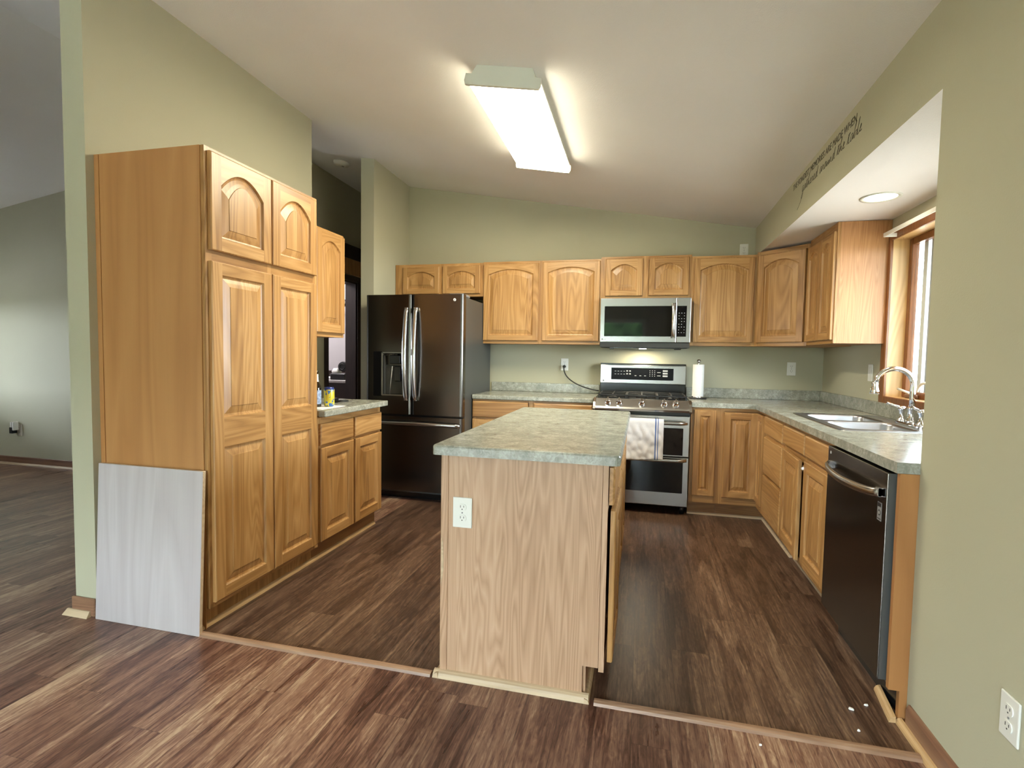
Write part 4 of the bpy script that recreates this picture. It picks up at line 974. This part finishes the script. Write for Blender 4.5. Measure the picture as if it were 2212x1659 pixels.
# lettering and script become real meshes
bpy.context.view_layer.update()
dg = bpy.context.evaluated_depsgraph_get()
for o in [q for q in bpy.data.objects if q.type in ('FONT', 'CURVE')]:
    me = bpy.data.meshes.new_from_object(o.evaluated_get(dg)); n = bpy.data.objects.new(o.name, me); COL.objects.link(n)
    n.parent = o.parent; n.location = o.location; n.rotation_euler = o.rotation_euler; n.scale = o.scale
    nm = o.name; bpy.data.objects.remove(o); n.name = nm

# ------------------------------------------------------------------ scraps on the floor
for k, (x, y, s_, lab) in enumerate(((.768, 2.079, .016, 'largest white paper scrap on the floor near the loose moulding'), (.832, 2.118, .011, 'thin white scrap on the floor nearest the dishwasher corner'),
        (.751, 1.96, .006, 'tiny pale crumb just behind the floor strip by the right wall'), (.41, 1.80, .006, 'tiny white crumb on the dining floor before the strip'), (.83, 1.77, .008, 'white crumb on the dining floor by the right moulding'))):
    b = B(); r0 = [(s_*(.5+.5*random.random())*math.cos(a), s_*.6*(.4+.6*random.random())*math.sin(a)) for a in [2*PI*i/7 for i in range(7)]]
    b.skin([[(px, py, 0) for px, py in r0], [(px*.8, py*.8, .004+.003*random.random()) for px, py in r0]])
    o = b.ob('paper_scrap', PAPER, loc=(x, y, .001)); tag(o, lab, 'scrap', 'white scraps on the floor')

# ------------------------------------------------------------------ dining side behind the viewpoint (for reflections), and unseen pieces added to steer daylight
b = B(); b.box(XR+.16, XR+2.2, 0.0, 6.2, 2.30, 2.42); struct(b.ob('sink_daylight_blocker', VINYL))   # unseen roof, added outside the sink window to cut its daylight
NEUTRAL_GROUND = plain('neutral_bounce_ground', (.26, .22, .18), .8, noise=.25, nscale=9)
b = B(); b.box(1.75, 30, YREAR-.3, 30, -.4, -.3); b.box(-30, XFAR-.3, YREAR-.3, 30, -.4, -.3); struct(b.ob('ground_neutral_bounce', NEUTRAL_GROUND))  # unseen ground, added to cut window light and keep its bounce neutral
b = B(); b.box(-4.5, 1.7, -6.8, YREAR-.15, -.29, -.12); struct(b.ob('ground_bounce_slab', plain('pale_bounce_concrete', (.52, .50, .47), .85, noise=.12, nscale=6)))  # unseen pale slab, added to bounce daylight up onto the ceiling
pdn = thing('door_2', 'glazed patio door', 'door', (0, YREAR, 0)); pdn['kind'] = 'structure'
b = B()
for x0, x1 in ((-2.95, -2.88), (-1.48, -1.40), (-.02, .05)): b.box(x0, x1, -.09, -.03, .04, 2.14)
b.box(-2.95, .05, -.09, -.03, .04, .12); b.box(-2.95, .05, -.09, -.03, 2.06, 2.14); b.ob('frame', WPLASTIC, pdn)
b = B(); b.box(-2.88, -.02, -.065, -.06, .12, 2.06); b.ob('pane', PANE, pdn)
wl = thing('window_2', 'living room window', 'window', (XFAR, 3.1, 0)); wl['kind'] = 'structure'
b = B(); b.box(-.1, -.03, -.50, -.45, .75, 1.70); b.box(-.1, -.03, .45, .50, .75, 1.70); b.box(-.1, -.03, -.45, .45, .75, .79); b.box(-.1, -.03, -.45, .45, 1.66, 1.70); b.ob('frame', WPLASTIC, wl)
b = B(); b.box(XFAR-2.6, XFAR-.15, -1.0, 6.0, 1.95, 2.05); struct(b.ob('living_daylight_blocker', VINYL))  # unseen roof, added to hold direct sky off the living room window
b = B(); b.box(XFAR-6, XFAR-.2, -1.0, 7.0, -.29, -.1); struct(b.ob('ground_living_bounce', plain('pale_bounce_ground', (.55, .53, .50), .85, noise=.1, nscale=5)))  # unseen bright ground, added to reflect daylight onto the living room ceiling
b = B(); b.box(-30, 30, -30, YREAR-.3, -.4, -.3); o = struct(b.ob('ground', plain('lawn_grass', (.13, .15, .09), .9, noise=.4, nscale=8)))
b = B()
for k in range(46):
    x, y, r_ = -14+26*k/45, random.uniform(-20, -15), random.uniform(0.8, 1.5)
    hgt = random.uniform(1.4, 3.2) if -5 < x < 2.5 else random.uniform(.4, 1.8)
    prof = [(r_*math.sin(PI*i/9)*(1+.25*math.sin(i*2.3+k)), hgt+r_*-math.cos(PI*i/9)) for i in range(10)]
    b.lathe(prof, (x, y, 0), 'Z', 9)
o = b.ob('treeline', plain('leafy_green', (.05, .10, .03), .9, noise=.95, nscale=1.1)); o['kind'] = 'stuff'; o['label'] = 'green trees beyond the patio'; o['category'] = 'trees'
